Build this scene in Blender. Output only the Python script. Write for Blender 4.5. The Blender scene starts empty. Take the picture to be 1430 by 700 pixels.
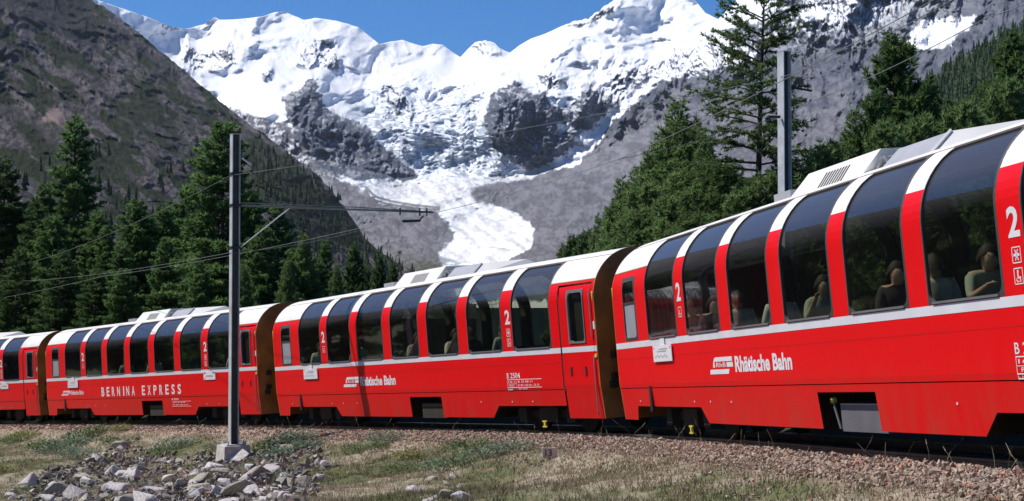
import bpy, bmesh, math, random
import numpy as np
from mathutils import Matrix, Vector

R = math.radians
random.seed(7)
rng = np.random.default_rng(7)
scene = bpy.context.scene
COL = scene.collection

# ------------------------------------------------------------------ camera
F_PX, CX, CY, PITCH = 2159.494, 715.0, 350.0, R(1.9415)     # photo pixels (1430 x 700)
cam_d = bpy.data.cameras.new('camera')
cam_d.sensor_width = 36.0
cam_d.sensor_fit = 'HORIZONTAL'
cam_d.lens = 36.0 * F_PX / 1430.0
cam_d.clip_start, cam_d.clip_end = 0.2, 60000.0
cam = bpy.data.objects.new('camera', cam_d)
cam.location = (0, 0, 0)
cam.rotation_euler = (math.pi / 2 + PITCH, 0, 0)
COL.objects.link(cam)
scene.camera = cam

# ------------------------------------------------------------------ light
SUN_EL, SUN_AZ = R(54), math.atan2(-0.976, 0.214)            # azimuth measured from +Y towards +X
world = bpy.data.worlds.new('World')
scene.world = world
world.use_nodes = True
wn = world.node_tree
bg = wn.nodes['Background']
sky = wn.nodes.new('ShaderNodeTexSky')
sky.sky_type = 'NISHITA'
sky.sun_disc = False
sky.sun_elevation = SUN_EL
sky.sun_rotation = SUN_AZ
sky.altitude = 2000
sky.air_density = 1.0
sky.dust_density = 0.0
sky.ozone_density = 3.0
gain = wn.nodes.new('ShaderNodeMix')
gain.data_type, gain.blend_type = 'RGBA', 'MULTIPLY'
gain.inputs[0].default_value = 1.0
gain.inputs[7].default_value = (0.30, 0.72, 1.15, 1)          # the deep blue of slide film at altitude
wn.links.new(sky.outputs[0], gain.inputs[6])
wn.links.new(gain.outputs[2], bg.inputs[0])
bg.inputs[1].default_value = 0.085
sd = bpy.data.lights.new('sun', 'SUN')
sd.energy = 4.8
sd.angle = R(0.5)
sd.color = (1.0, 0.96, 0.90)
sun = bpy.data.objects.new('sun', sd)
to_sun = Vector((math.sin(SUN_AZ) * math.cos(SUN_EL), math.cos(SUN_AZ) * math.cos(SUN_EL), math.sin(SUN_EL)))
sun.rotation_euler = (-to_sun).to_track_quat('-Z', 'Y').to_euler()
COL.objects.link(sun)
scene.view_settings.view_transform = 'Standard'
scene.view_settings.look = 'None'
scene.view_settings.gamma = 1.0
scene.view_settings.use_curve_mapping = False
scene.view_settings.exposure = 0.25
scene.cycles.max_bounces = 8
scene.cycles.transparent_max_bounces = 16
scene.cycles.caustics_reflective = False
scene.cycles.caustics_refractive = False


# ------------------------------------------------------------------ helpers
def ray(x, y):
    u = (np.asarray(x, float) - CX) / F_PX
    v = (CY - np.asarray(y, float)) / F_PX
    c, s = math.cos(PITCH), math.sin(PITCH)
    return u, c - v * s, s + v * c


def at(x, y, depth):
    a, b, c = ray(x, y)
    k = np.asarray(depth, float) / b
    return np.stack([a * k, b * k, c * k], -1)


_P = np.random.default_rng(11).permutation(4096)
_A = np.random.default_rng(12).random(4096) * 2 * np.pi
_GX, _GY = np.cos(_A), np.sin(_A)


def pnoise(x, y, seed=0):
    x = np.asarray(x, float) + seed * 37.17
    y = np.asarray(y, float) + seed * 11.73
    xi, yi = np.floor(x).astype(int), np.floor(y).astype(int)
    xf, yf = x - xi, y - yi
    u = xf * xf * xf * (xf * (xf * 6 - 15) + 10)
    v = yf * yf * yf * (yf * (yf * 6 - 15) + 10)

    def g(i, j, fx, fy):
        h = _P[(_P[(xi + i) & 4095] + yi + j) & 4095]
        return _GX[h] * fx + _GY[h] * fy
    a, b = g(0, 0, xf, yf), g(1, 0, xf - 1, yf)
    c, d = g(0, 1, xf, yf - 1), g(1, 1, xf - 1, yf - 1)
    return (a + (b - a) * u + (c - a) * v + (a - b - c + d) * u * v) * 1.5


def fbm(x, y, o=5, seed=0, gain=0.5):
    t, a, f = 0, 1.0, 1.0
    for i in range(o):
        t = t + a * pnoise(x * f, y * f, seed + i)
        a *= gain
        f *= 2.03
    return t


def ridged(x, y, o=5, seed=0, gain=0.55):
    t, a, f, w = 0, 1.0, 1.0, 1.0
    for i in range(o):
        n = (1 - np.abs(pnoise(x * f, y * f, seed + i))) ** 2
        t = t + a * n * w
        w = np.clip(n * 1.3, 0, 1)
        a *= gain
        f *= 2.07
    return t


def sstep(e0, e1, x):
    t = np.clip((x - e0) / (e1 - e0), 0, 1)
    return t * t * (3 - 2 * t)


def interp(x, pts):
    p = np.array(pts, float)
    return np.interp(x, p[:, 0], p[:, 1])


def poly_sd(px, py, pts):
    """signed distance (positive inside) to a polygon"""
    d = np.full(px.shape, 1e9)
    inside = np.zeros(px.shape, bool)
    n = len(pts)
    for i in range(n):
        x0, y0 = pts[i]
        x1, y1 = pts[(i + 1) % n]
        ex, ey = x1 - x0, y1 - y0
        t = np.clip(((px - x0) * ex + (py - y0) * ey) / (ex * ex + ey * ey + 1e-9), 0, 1)
        d = np.minimum(d, np.hypot(px - x0 - t * ex, py - y0 - t * ey))
        c = ((y0 > py) != (y1 > py)) & (px < (x1 - x0) * (py - y0) / (y1 - y0 + 1e-12) + x0)
        inside ^= c
    return np.where(inside, d, -d)


def tps(ctrl):
    c = np.array(ctrl, float)
    X = c[:, :2] / 100.0
    v = np.log(c[:, 2])
    n = len(c)

    def ker(r2):
        return 0.5 * r2 * np.log(r2 + 1e-9)
    K = ker(((X[:, None] - X[None]) ** 2).sum(-1)) + np.eye(n) * 0.02
    P = np.c_[np.ones(n), X]
    M = np.block([[K, P], [P.T, np.zeros((3, 3))]])
    w = np.linalg.solve(M, np.r_[v, 0, 0, 0])

    def f(x, y):
        sh = x.shape
        q = np.c_[x.ravel(), y.ravel()] / 100.0
        out = w[n] + q @ w[n + 1:]
        for i in range(n):
            out += w[i] * ker(((q - X[i]) ** 2).sum(-1))
        return np.exp(out).reshape(sh)
    return f


def mesh_np(name, V, Fc, smooth=False, col=None):
    """mesh from an (N,3) array and an (M,k) face array"""
    V = np.ascontiguousarray(V, np.float32).reshape(-1, 3)
    Fc = np.ascontiguousarray(Fc, np.int32)
    k = Fc.shape[1]
    me = bpy.data.meshes.new(name)
    me.vertices.add(len(V))
    me.vertices.foreach_set('co', V.ravel())
    me.loops.add(Fc.size)
    me.loops.foreach_set('vertex_index', Fc.ravel())
    me.polygons.add(len(Fc))
    me.polygons.foreach_set('loop_start', np.arange(0, Fc.size, k, dtype=np.int32))
    me.polygons.foreach_set('loop_total', np.full(len(Fc), k, np.int32))
    me.polygons.foreach_set('use_smooth', np.full(len(Fc), smooth, bool))
    if col is not None:
        a = me.color_attributes.new('tint', 'FLOAT_COLOR', 'POINT')
        c = np.ones((len(V), 4), np.float32)
        c[:, :3] = col
        a.data.foreach_set('color', c.ravel())
    me.update(calc_edges=True)
    return me


def link(name, data, mat=None, parent=None):
    o = bpy.data.objects.new(name, data)
    COL.objects.link(o)
    if mat is not None and data is not None and hasattr(data, 'materials'):
        if len(data.materials) == 0:
            data.materials.append(mat)
    if parent is not None:
        o.parent = parent
    return o


def tag(o, label, cat, group=None):
    o['label'] = label
    o['category'] = cat
    if group:
        o['group'] = group
    return o


def empty(name, label, cat, loc=(0, 0, 0), group=None):
    o = link(name, None)
    o.empty_display_size = 0.3
    o.location = loc
    return tag(o, label, cat, group)


class MB:
    """collects simple shapes into one mesh"""
    def __init__(self):
        self.v, self.f = [], []

    def add(self, vs, fs):
        b = len(self.v)
        self.v += [tuple(p) for p in vs]
        self.f += [tuple(i + b for i in q) for q in fs]
        return self

    def box(self, x0, x1, y0, y1, z0, z1):
        return self.add([(x0, y0, z0), (x1, y0, z0), (x1, y1, z0), (x0, y1, z0),
                         (x0, y0, z1), (x1, y0, z1), (x1, y1, z1), (x0, y1, z1)],
                        [(0, 3, 2, 1), (4, 5, 6, 7), (0, 1, 5, 4), (1, 2, 6, 5), (2, 3, 7, 6), (3, 0, 4, 7)])

    def frustum(self, x0, x1, y0, y1, z0, z1, dx, dy):
        return self.add([(x0, y0, z0), (x1, y0, z0), (x1, y1, z0), (x0, y1, z0),
                         (x0 + dx, y0 + dy, z1), (x1 - dx, y0 + dy, z1), (x1 - dx, y1 - dy, z1), (x0 + dx, y1 - dy, z1)],
                        [(0, 3, 2, 1), (4, 5, 6, 7), (0, 1, 5, 4), (1, 2, 6, 5), (2, 3, 7, 6), (3, 0, 4, 7)])

    def tube(self, pts, r, n=6, r1=None, cap=True):
        pts = [Vector(p) for p in pts]
        m = len(pts)
        vs, fs = [], []
        for i, p in enumerate(pts):
            t = (pts[min(i + 1, m - 1)] - pts[max(i - 1, 0)]).normalized()
            a = t.orthogonal().normalized() if abs(t.z) > 0.95 else t.cross(Vector((0, 0, 1))).normalized()
            b = t.cross(a)
            rr = r if r1 is None else r + (r1 - r) * i / (m - 1)
            vs += [p + (a * math.cos(2 * math.pi * k / n) + b * math.sin(2 * math.pi * k / n)) * rr for k in range(n)]
        for i in range(m - 1):
            fs += [(i * n + k, i * n + (k + 1) % n, (i + 1) * n + (k + 1) % n, (i + 1) * n + k) for k in range(n)]
        if cap:
            fs += [tuple(range(n))[::-1], tuple((m - 1) * n + k for k in range(n))]
        return self.add(vs, fs)

    def disc(self, c, r, y0, y1, n=20):
        """cylinder with its axis along y"""
        vs = [(c[0] + r * math.cos(2 * math.pi * k / n), y, c[1] + r * math.sin(2 * math.pi * k / n)) for y in (y0, y1) for k in range(n)]
        fs = [(k, (k + 1) % n, n + (k + 1) % n, n + k) for k in range(n)] + [tuple(range(n)), tuple(range(n, 2 * n))[::-1]]
        return self.add(vs, fs)

    def mesh(self, name, smooth=False):
        me = bpy.data.meshes.new(name)
        me.from_pydata([tuple(p) for p in self.v], [], self.f)
        if smooth:
            me.polygons.foreach_set('use_smooth', np.ones(len(me.polygons), bool))
        me.update()
        return me

    def build(self, name, mat, parent=None, smooth=False):
        return link(name, self.mesh(name, smooth), mat, parent)


# ------------------------------------------------------------------ materials
def mat_new(name):
    m = bpy.data.materials.new(name)
    m.use_nodes = True
    nt = m.node_tree
    return m, nt, nt.nodes['Principled BSDF']


def N(nt, kind, **kw):
    n = nt.nodes.new(kind)
    for k, v in kw.items():
        if isinstance(k, str) and hasattr(n, k):
            setattr(n, k, v)
    return n


def plain(name, col, rough=0.5, metal=0.0, var=0.12, scale=3.0, bump=0.0, coat=0.0, spec=0.5):
    m, nt, p = mat_new(name)
    tc = N(nt, 'ShaderNodeTexCoord')
    no = N(nt, 'ShaderNodeTexNoise')
    no.inputs['Scale'].default_value = scale
    no.inputs['Detail'].default_value = 6
    nt.links.new(tc.outputs['Object'], no.inputs['Vector'])
    mr = N(nt, 'ShaderNodeMapRange')
    mr.inputs['From Min'].default_value = 0.3
    mr.inputs['From Max'].default_value = 0.7
    mr.inputs['To Min'].default_value = 1 - var
    mr.inputs['To Max'].default_value = 1 + var
    nt.links.new(no.outputs[0], mr.inputs[0])
    mx = N(nt, 'ShaderNodeMix', data_type='RGBA', blend_type='MULTIPLY')
    mx.inputs[0].default_value = 1.0
    mx.inputs[6].default_value = (*col, 1)
    nt.links.new(mr.outputs[0], mx.inputs[7])
    nt.links.new(mx.outputs[2], p.inputs['Base Color'])
    p.inputs['Roughness'].default_value = rough
    p.inputs['Metallic'].default_value = metal
    p.inputs['Specular IOR Level'].default_value = spec
    p.inputs['Coat Weight'].default_value = coat
    p.inputs['Coat Roughness'].default_value = 0.12
    if bump:
        b = N(nt, 'ShaderNodeBump')
        b.inputs['Strength'].default_value = bump
        b.inputs['Distance'].default_value = 0.02
        nt.links.new(no.outputs[0], b.inputs['Height'])
        nt.links.new(b.outputs[0], p.inputs['Normal'])
    return m


def tinted(name, rough=0.9, nscale=40.0, var=0.2, bump=0.3, bdist=0.05, spec=0.2, coord='Object', transl=0.0):
    """colour from the mesh's own 'tint' attribute, with procedural grain and relief"""
    m, nt, p = mat_new(name)
    at_ = N(nt, 'ShaderNodeAttribute')
    at_.attribute_name = 'tint'
    tc = N(nt, 'ShaderNodeTexCoord')
    no = N(nt, 'ShaderNodeTexNoise')
    no.inputs['Scale'].default_value = nscale
    no.inputs['Detail'].default_value = 8
    no.inputs['Roughness'].default_value = 0.65
    nt.links.new(tc.outputs[coord], no.inputs['Vector'])
    mr = N(nt, 'ShaderNodeMapRange')
    mr.inputs['From Min'].default_value = 0.25
    mr.inputs['From Max'].default_value = 0.75
    mr.inputs['To Min'].default_value = 1 - var
    mr.inputs['To Max'].default_value = 1 + var
    nt.links.new(no.outputs[0], mr.inputs[0])
    mx = N(nt, 'ShaderNodeMix', data_type='RGBA', blend_type='MULTIPLY')
    mx.inputs[0].default_value = 1.0
    nt.links.new(at_.outputs['Color'], mx.inputs[6])
    nt.links.new(mr.outputs[0], mx.inputs[7])
    nt.links.new(mx.outputs[2], p.inputs['Base Color'])
    p.inputs['Roughness'].default_value = rough
    p.inputs['Specular IOR Level'].default_value = spec
    if bump:
        b = N(nt, 'ShaderNodeBump')
        b.inputs['Strength'].default_value = bump
        b.inputs['Distance'].default_value = bdist
        nt.links.new(no.outputs[0], b.inputs['Height'])
        nt.links.new(b.outputs[0], p.inputs['Normal'])
    if transl:
        out = nt.nodes['Material Output']
        tr = N(nt, 'ShaderNodeBsdfTranslucent')
        nt.links.new(mx.outputs[2], tr.inputs[0])
        ms = N(nt, 'ShaderNodeMixShader')
        ms.inputs[0].default_value = transl
        nt.links.new(p.outputs[0], ms.inputs[1])
        nt.links.new(tr.outputs[0], ms.inputs[2])
        nt.links.new(ms.outputs[0], out.inputs[0])
    return m


def rocky(name, scale, dist):
    m, nt, p = mat_new(name)
    at_ = N(nt, 'ShaderNodeAttribute')
    at_.attribute_name = 'tint'
    tc = N(nt, 'ShaderNodeTexCoord')
    a = N(nt, 'ShaderNodeTexNoise')
    a.inputs['Scale'].default_value = scale
    a.inputs['Detail'].default_value = 10
    a.inputs['Roughness'].default_value = .78
    nt.links.new(tc.outputs['Object'], a.inputs['Vector'])
    bw = N(nt, 'ShaderNodeRGBToBW')
    nt.links.new(at_.outputs['Color'], bw.inputs[0])
    st = N(nt, 'ShaderNodeMapRange')                       # snow lies smoother than rock
    st.inputs['From Min'].default_value = .30
    st.inputs['From Max'].default_value = .70
    st.inputs['To Min'].default_value = .9
    st.inputs['To Max'].default_value = .28
    nt.links.new(bw.outputs[0], st.inputs[0])
    b = N(nt, 'ShaderNodeBump')
    b.inputs['Distance'].default_value = dist
    nt.links.new(st.outputs[0], b.inputs['Strength'])
    nt.links.new(a.outputs[0], b.inputs['Height'])
    nt.links.new(b.outputs[0], p.inputs['Normal'])
    nt.links.new(at_.outputs['Color'], p.inputs['Base Color'])
    p.inputs['Roughness'].default_value = .95
    p.inputs['Specular IOR Level'].default_value = .1
    return m


def body_paint(name, col, dirt):
    m, nt, p = mat_new(name)
    tc = N(nt, 'ShaderNodeTexCoord')
    mp = N(nt, 'ShaderNodeMapping')
    mp.inputs['Scale'].default_value = (1.6, 1.6, 0.5)
    nt.links.new(tc.outputs['Object'], mp.inputs[0])
    no = N(nt, 'ShaderNodeTexNoise')
    no.inputs['Scale'].default_value = 2.2
    no.inputs['Detail'].default_value = 9
    no.inputs['Roughness'].default_value = 0.7
    nt.links.new(mp.outputs[0], no.inputs['Vector'])
    sep = N(nt, 'ShaderNodeSeparateXYZ')
    nt.links.new(tc.outputs['Object'], sep.inputs[0])
    low = N(nt, 'ShaderNodeMapRange')                     # road dust clings to the skirt
    low.inputs['From Min'].default_value = 1.25
    low.inputs['From Max'].default_value = 0.45
    low.inputs['To Min'].default_value = 0.03
    low.inputs['To Max'].default_value = 1.0
    nt.links.new(sep.outputs['Z'], low.inputs[0])
    th = N(nt, 'ShaderNodeMapRange')
    th.inputs['From Min'].default_value = 0.36
    th.inputs['From Max'].default_value = 0.72
    nt.links.new(no.outputs[0], th.inputs[0])
    mu = N(nt, 'ShaderNodeMath', operation='MULTIPLY')
    nt.links.new(low.outputs[0], mu.inputs[0])
    nt.links.new(th.outputs[0], mu.inputs[1])
    mu2 = N(nt, 'ShaderNodeMath', operation='MULTIPLY')
    mu2.inputs[1].default_value = dirt
    nt.links.new(mu.outputs[0], mu2.inputs[0])
    mx = N(nt, 'ShaderNodeMix', data_type='RGBA')
    mx.inputs[6].default_value = (*col, 1)
    mx.inputs[7].default_value = (0.16, 0.09, 0.05, 1)
    nt.links.new(mu2.outputs[0], mx.inputs[0])
    nt.links.new(mx.outputs[2], p.inputs['Base Color'])
    p.inputs['Specular IOR Level'].default_value = 0.25
    ro = N(nt, 'ShaderNodeMapRange')
    ro.inputs['To Min'].default_value = 0.28
    ro.inputs['To Max'].default_value = 0.5
    nt.links.new(no.outputs[0], ro.inputs[0])
    nt.links.new(ro.outputs[0], p.inputs['Roughness'])
    no2 = N(nt, 'ShaderNodeTexNoise')
    no2.inputs['Scale'].default_value = 0.9
    nt.links.new(tc.outputs['Object'], no2.inputs['Vector'])
    b = N(nt, 'ShaderNodeBump')
    b.inputs['Strength'].default_value = 0.08
    b.inputs['Distance'].default_value = 0.05
    nt.links.new(no2.outputs[0], b.inputs['Height'])
    nt.links.new(b.outputs[0], p.inputs['Normal'])
    return m


def glass(name, tint, ior=1.6, dust_sheen=0.03):
    m = bpy.data.materials.new(name)
    m.use_nodes = True
    nt = m.node_tree
    nt.nodes.clear()
    out = N(nt, 'ShaderNodeOutputMaterial')
    tr = N(nt, 'ShaderNodeBsdfTransparent')
    tr.inputs[0].default_value = (*tint, 1)
    gl = N(nt, 'ShaderNodeBsdfGlossy')
    gl.inputs['Color'].default_value = (0.9, 0.92, 0.95, 1)
    gl.inputs['Roughness'].default_value = 0.03
    fr = N(nt, 'ShaderNodeFresnel')
    fr.inputs[0].default_value = ior
    ge = N(nt, 'ShaderNodeNewGeometry')                     # a thin pane mirrors alike from both of its faces
    io = N(nt, 'ShaderNodeMapRange')
    io.inputs['To Min'].default_value = ior
    io.inputs['To Max'].default_value = 1 / ior
    nt.links.new(ge.outputs['Backfacing'], io.inputs[0])
    nt.links.new(io.outputs[0], fr.inputs[0])
    tc = N(nt, 'ShaderNodeTexCoord')
    no = N(nt, 'ShaderNodeTexNoise')
    no.inputs['Scale'].default_value = 1.2
    nt.links.new(tc.outputs['Object'], no.inputs['Vector'])
    bp = N(nt, 'ShaderNodeBump')
    bp.inputs['Strength'].default_value = 0.04
    bp.inputs['Distance'].default_value = 0.05
    nt.links.new(no.outputs[0], bp.inputs['Height'])
    nt.links.new(bp.outputs[0], gl.inputs['Normal'])
    m1 = N(nt, 'ShaderNodeMixShader')
    nt.links.new(fr.outputs[0], m1.inputs[0])
    nt.links.new(tr.outputs[0], m1.inputs[1])
    nt.links.new(gl.outputs[0], m1.inputs[2])
    df = N(nt, 'ShaderNodeBsdfDiffuse')
    df.inputs[0].default_value = (0.46, 0.44, 0.46, 1)
    m2 = N(nt, 'ShaderNodeMixShader')
    sp = N(nt, 'ShaderNodeSeparateXYZ')
    nt.links.new(tc.outputs['Object'], sp.inputs[0])
    dz = N(nt, 'ShaderNodeMapRange')                       # pale film on the upper glass: dust, thickened to stand in for sky reflection
    dz.inputs['From Min'].default_value = 2.65
    dz.inputs['From Max'].default_value = 3.0
    dz.inputs['To Min'].default_value = dust_sheen * .25
    dz.inputs['To Max'].default_value = dust_sheen * 4.0
    nt.links.new(sp.outputs['Z'], dz.inputs[0])
    m2.inputs[0].default_value = dust_sheen
    nt.links.new(dz.outputs[0], m2.inputs[0])
    nt.links.new(m1.outputs[0], m2.inputs[1])
    nt.links.new(df.outputs[0], m2.inputs[2])
    nt.links.new(m2.outputs[0], out.inputs[0])
    return m


M = {
    'red': body_paint('red_paint', (0.74, 0.003, 0.006), 0.40),
    'crease': plain('crease_red', (0.45, 0.004, 0.006), 0.5),
    'white': plain('white_paint', (0.74, 0.73, 0.70), 0.4, var=0.10, scale=2.0),
    'stripe': plain('stripe_paint', (0.66, 0.65, 0.68), 0.35, var=0.06),
    'letter': plain('letter_paint', (0.70, 0.68, 0.69), 0.5, var=0.05),
    'rubber': plain('rubber', (0.045, 0.045, 0.042), 0.6),
    'sillmetal': plain('window_metal', (0.30, 0.31, 0.31), 0.35, metal=0.6),
    'glass': glass('tinted_glass', (0.55, 0.57, 0.49), 1.7, 0.022),
    'blind': plain('frosted_pane', (0.30, 0.31, 0.34), 0.4, var=0.08),
    'brown': plain('end_wall_brown', (0.30, 0.13, 0.03), 0.6, var=0.35, scale=2.5),
    'dark': plain('dark_underframe', (0.030, 0.024, 0.014), 0.75, var=0.3),
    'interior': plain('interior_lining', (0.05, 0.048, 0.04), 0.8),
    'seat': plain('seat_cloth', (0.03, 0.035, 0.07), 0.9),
    'boxgrey': plain('equipment_grey', (0.13, 0.125, 0.135), 0.5, var=0.15),
    'greybox': plain('grey_sheet_metal', (0.34, 0.34, 0.36), 0.45, var=0.1),
    'steel': plain('rail_steel', (0.30, 0.27, 0.25), 0.35, metal=0.8, var=0.25, scale=8),
    'sleeper': plain('steel_sleeper', (0.09, 0.06, 0.045), 0.8, var=0.3),
    'yellow': plain('yellow_paint', (0.62, 0.50, 0.06), 0.5),
    'galv': plain('galvanised_steel', (0.46, 0.47, 0.48), 0.5, metal=0.0, var=0.18, scale=5),
    'web': plain('shaded_web_steel', (0.055, 0.058, 0.045), 0.8, var=0.3, scale=4),  # near-black stands in for the shade on the mast's web
    'wire': plain('copper_wire', (0.15, 0.16, 0.14), 0.8),
    'concrete': plain('concrete', (0.50, 0.47, 0.43), 0.9, var=0.2, scale=6, bump=0.4),
    'bark': plain('bark', (0.060, 0.040, 0.028), 0.95, var=0.4, scale=9, bump=0.6),
    'sign': plain('sign_plate', (0.62, 0.46, 0.40), 0.7),
    'black': plain('black_paint', (0.015, 0.015, 0.015), 0.6),
    'skin': plain('skin', (0.60, 0.38, 0.27), 0.6),
    'hair': plain('hair', (0.03, 0.02, 0.015), 0.7),
    'trouser': plain('trouser_cloth', (0.05, 0.06, 0.09), 0.9),
    'mountain': rocky('mountain_ground', .05, 16.0),
    'slope': rocky('slope_ground', .09, 9.0),
    'ground': tinted('meadow_ground', 0.95, 9.0, 0.45, 0.5, 0.05, 0.1),
    'stone': tinted('ballast_stone', 0.9, 30.0, 0.25, 0.3, 0.02, 0.2),
    'grass': tinted('grass_blade', 0.8, 3.0, 0.15, 0, 0, 0.2, transl=0.3),
    'needle': tinted('needles', 0.75, 1.2, 0.35, 0, 0, 0.25, transl=0.5),
    'forest': tinted('forest_needles', 0.9, 0.05, 0.3, 0, 0, 0.1),
}
M['shirt'] = [plain('shirt_pale', (0.80, 0.78, 0.70), 0.9), plain('shirt_green', (0.42, 0.47, 0.38), 0.9), plain('shirt_dark', (0.06, 0.05, 0.06), 0.9)]
M['rock'] = [plain('rubble_rock_a', (0.42, 0.385, 0.38), 0.9, var=0.3, scale=7, bump=0.7),
             plain('rubble_rock_b', (0.48, 0.44, 0.425), 0.9, var=0.3, scale=6, bump=0.7),
             plain('rubble_rock_c', (0.31, 0.28, 0.225), 0.9, var=0.35, scale=8, bump=0.7)]

# ------------------------------------------------------------------ track geometry
LEN, GAP = 16.2, 0.78


def frame(yaw, p, r):
    ex = Vector((math.cos(yaw) * math.cos(p), math.sin(yaw) * math.cos(p), math.sin(p)))
    n = Vector((math.sin(yaw), -math.cos(yaw), 0))
    up = n.cross(ex)
    if up.z < 0:
        up = -up
    up.normalize()
    return ex, n * math.cos(r) - up * math.sin(r), up * math.cos(r) + n * math.sin(r)


POSE = {'A': [(1.9253, 26.4414, -2.435), (-1.3564, 0.0595, 0.0717)],
        'B': [(-6.194, 41.3153, -3.4507), (-1.0652, 0.06, 0.0586)],
        'C': [(-16.3856, 54.8356, -4.4239), (-0.9348, 0.0598, 0.0301)]}
exC, exD = frame(*POSE['C'][1])[0], frame(-0.855, 0.06, 0.025)[0]
POSE['D'] = [tuple(Vector(POSE['C'][0]) - (exC + exD) * 0.5 * GAP - exD * LEN), (-0.855, 0.06, 0.025)]


def coach_matrix(k):
    ex, n, up = frame(*POSE[k][1])
    O = Vector(POSE[k][0]) - n * 1.3
    m = Matrix((ex, -n, up)).transposed().to_4x4()
    m.translation = O
    return m


RAIL_TOP = 0.12
tp = []
for k in 'ABCD':
    m = coach_matrix(k)
    for s in (13.6, 8.1, 2.5):
        tp.append(m @ Vector((s, 0, RAIL_TOP)))
a0, yaw = tp[0].copy(), -1.3564
pre = []
p = a0.copy()
for i in range(14):
    yaw -= 0.055
    d = Vector((math.cos(yaw), math.sin(yaw), 0.06))
    p = p + d * 3.4
    pre.append(p.copy())
post = []
p, yaw = tp[-1].copy(), -0.84
for i in range(14):
    yaw += 0.01
    d = Vector((math.cos(yaw), math.sin(yaw), 0.06))
    p = p - d * 8
    post.append(p.copy())
ctrl = pre[::-1] + tp + post
TR = []
for i in range(1, len(ctrl) - 2):
    p0, p1, p2, p3 = ctrl[i - 1:i + 3]
    nn = max(2, int((p2 - p1).length / 0.65))
    for j in range(nn):
        t = j / nn
        TR.append(0.5 * ((2 * p1) + (p2 - p0) * t + (2 * p0 - 5 * p1 + 4 * p2 - p3) * t * t + (3 * p1 - p0 - 3 * p2 + p3) * t ** 3))
TRn = np.array([list(p) for p in TR])
TT = np.gradient(TRn, axis=0)
TT[:, 2] = 0
TT /= np.linalg.norm(TT, axis=1, keepdims=True)          # points from the near end to the far end
TN = np.c_[-TT[:, 1], TT[:, 0], np.zeros(len(TT))]        # to the camera's side of the track
TS = np.r_[0, np.cumsum(np.linalg.norm(np.diff(TRn, axis=0), axis=1))]


def track_coords(X, Y):
    X, Y = np.asarray(X, float).ravel(), np.asarray(Y, float).ravel()
    S, D, Z = np.empty(len(X)), np.empty(len(X)), np.empty(len(X))
    for a in range(0, len(X), 20000):
        x, y = X[a:a + 20000], Y[a:a + 20000]
        i = ((x[:, None] - TRn[None, :, 0]) ** 2 + (y[:, None] - TRn[None, :, 1]) ** 2).argmin(1)
        vx, vy = x - TRn[i, 0], y - TRn[i, 1]
        al = vx * TT[i, 0] + vy * TT[i, 1]
        D[a:a + 20000] = vx * TN[i, 0] + vy * TN[i, 1]
        S[a:a + 20000] = TS[i] + al
        Z[a:a + 20000] = TRn[i, 2] - 0.06 * np.clip(al, -60, 60)
    return S, D, Z


G_PROF = [(-200, -14), (-100, -8), (-40, -4.0), (-18, -1.6), (-8, 0.1), (-4, .50), (-2.6, .42), (-1.9, 0.0), (-1.6, -0.12), (-1.15, -0.24), (1.05, -0.24),
          (1.3, -0.10), (1.6, -0.05), (2.0, -0.11), (2.3, -0.20), (3.0, -0.42), (4.0, -0.60), (9, -0.98), (15, -1.4), (30, -2.4), (80, -6), (200, -14)]


def ground_z(X, Y):
    sh = np.shape(X)
    S, D, Z = track_coords(X, Y)
    g = interp(D, G_PROF)
    x, y = np.ravel(X), np.ravel(Y)
    w = sstep(2.0, 4.5, np.abs(D))
    g = g + w * (0.16 * fbm(x * 0.22, y * 0.22, 4, 3) + 0.05 * fbm(x * 1.1, y * 1.1, 3, 5)) + 0.02 * fbm(x * 2.5, y * 2.5, 2, 9)
    g = g - .22 * np.exp(-(((x + 8.4) / 3.6) ** 2 + ((y - 35.6) / 3.2) ** 2))          # the rubble-filled hollow below the mast
    return (Z + g).reshape(sh)


def gz(x, y):
    return float(ground_z(np.array([x]), np.array([y]))[0])


# ------------------------------------------------------------------ ground sheet
az = np.r_[np.linspace(-180, -24, 60)[:-1], np.linspace(-24, 24, 360), np.linspace(24, 180, 60)[1:]]
rr = np.r_[np.linspace(0.3, 8, 10)[:-1], np.geomspace(8, 62, 240)[:-1], np.geomspace(62, 900, 40)]
AZ, RR = np.meshgrid(np.radians(az), rr)
GX_, GY_ = np.sin(AZ) * RR, np.cos(AZ) * RR
GZ_ = ground_z(GX_, GY_)
S_, D_, Z_ = track_coords(GX_, GY_)
D2 = D_.reshape(GX_.shape)
n1 = fbm(GX_ * 0.35, GY_ * 0.35, 4, 21)
n2 = fbm(GX_ * 1.7, GY_ * 1.7, 4, 31)
straw, olive, soil, gravel = np.array([.29, .255, .185]), np.array([.11, .12, .055]), np.array([.24, .17, .13]), np.array([.30, .22, .18])
t1 = sstep(-0.35, 0.45, n1 + 0.5 * n2)[..., None]
c = straw * (1 - t1) + olive * t1
t2 = sstep(0.25, 0.6, n2 - 0.3 * n1)[..., None]
c = c * (1 - 0.6 * t2) + soil * 0.6 * t2
t3 = (sstep(2.6, 2.15, np.abs(D2) + 0.15 * n2))[..., None]
c = c * (1 - t3) + gravel * t3
t4 = (sstep(1.25, .95, D2))[..., None]                        # shade under the train painted into the bed and the scrubby bank beyond
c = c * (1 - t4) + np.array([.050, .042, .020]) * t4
gi = np.arange(GX_.size).reshape(GX_.shape)
gf = np.stack([gi[:-1, :-1], gi[:-1, 1:], gi[1:, 1:], gi[1:, :-1]], -1).reshape(-1, 4)
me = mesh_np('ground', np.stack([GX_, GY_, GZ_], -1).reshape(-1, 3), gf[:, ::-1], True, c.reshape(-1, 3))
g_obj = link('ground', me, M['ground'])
g_obj['kind'] = 'structure'


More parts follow.
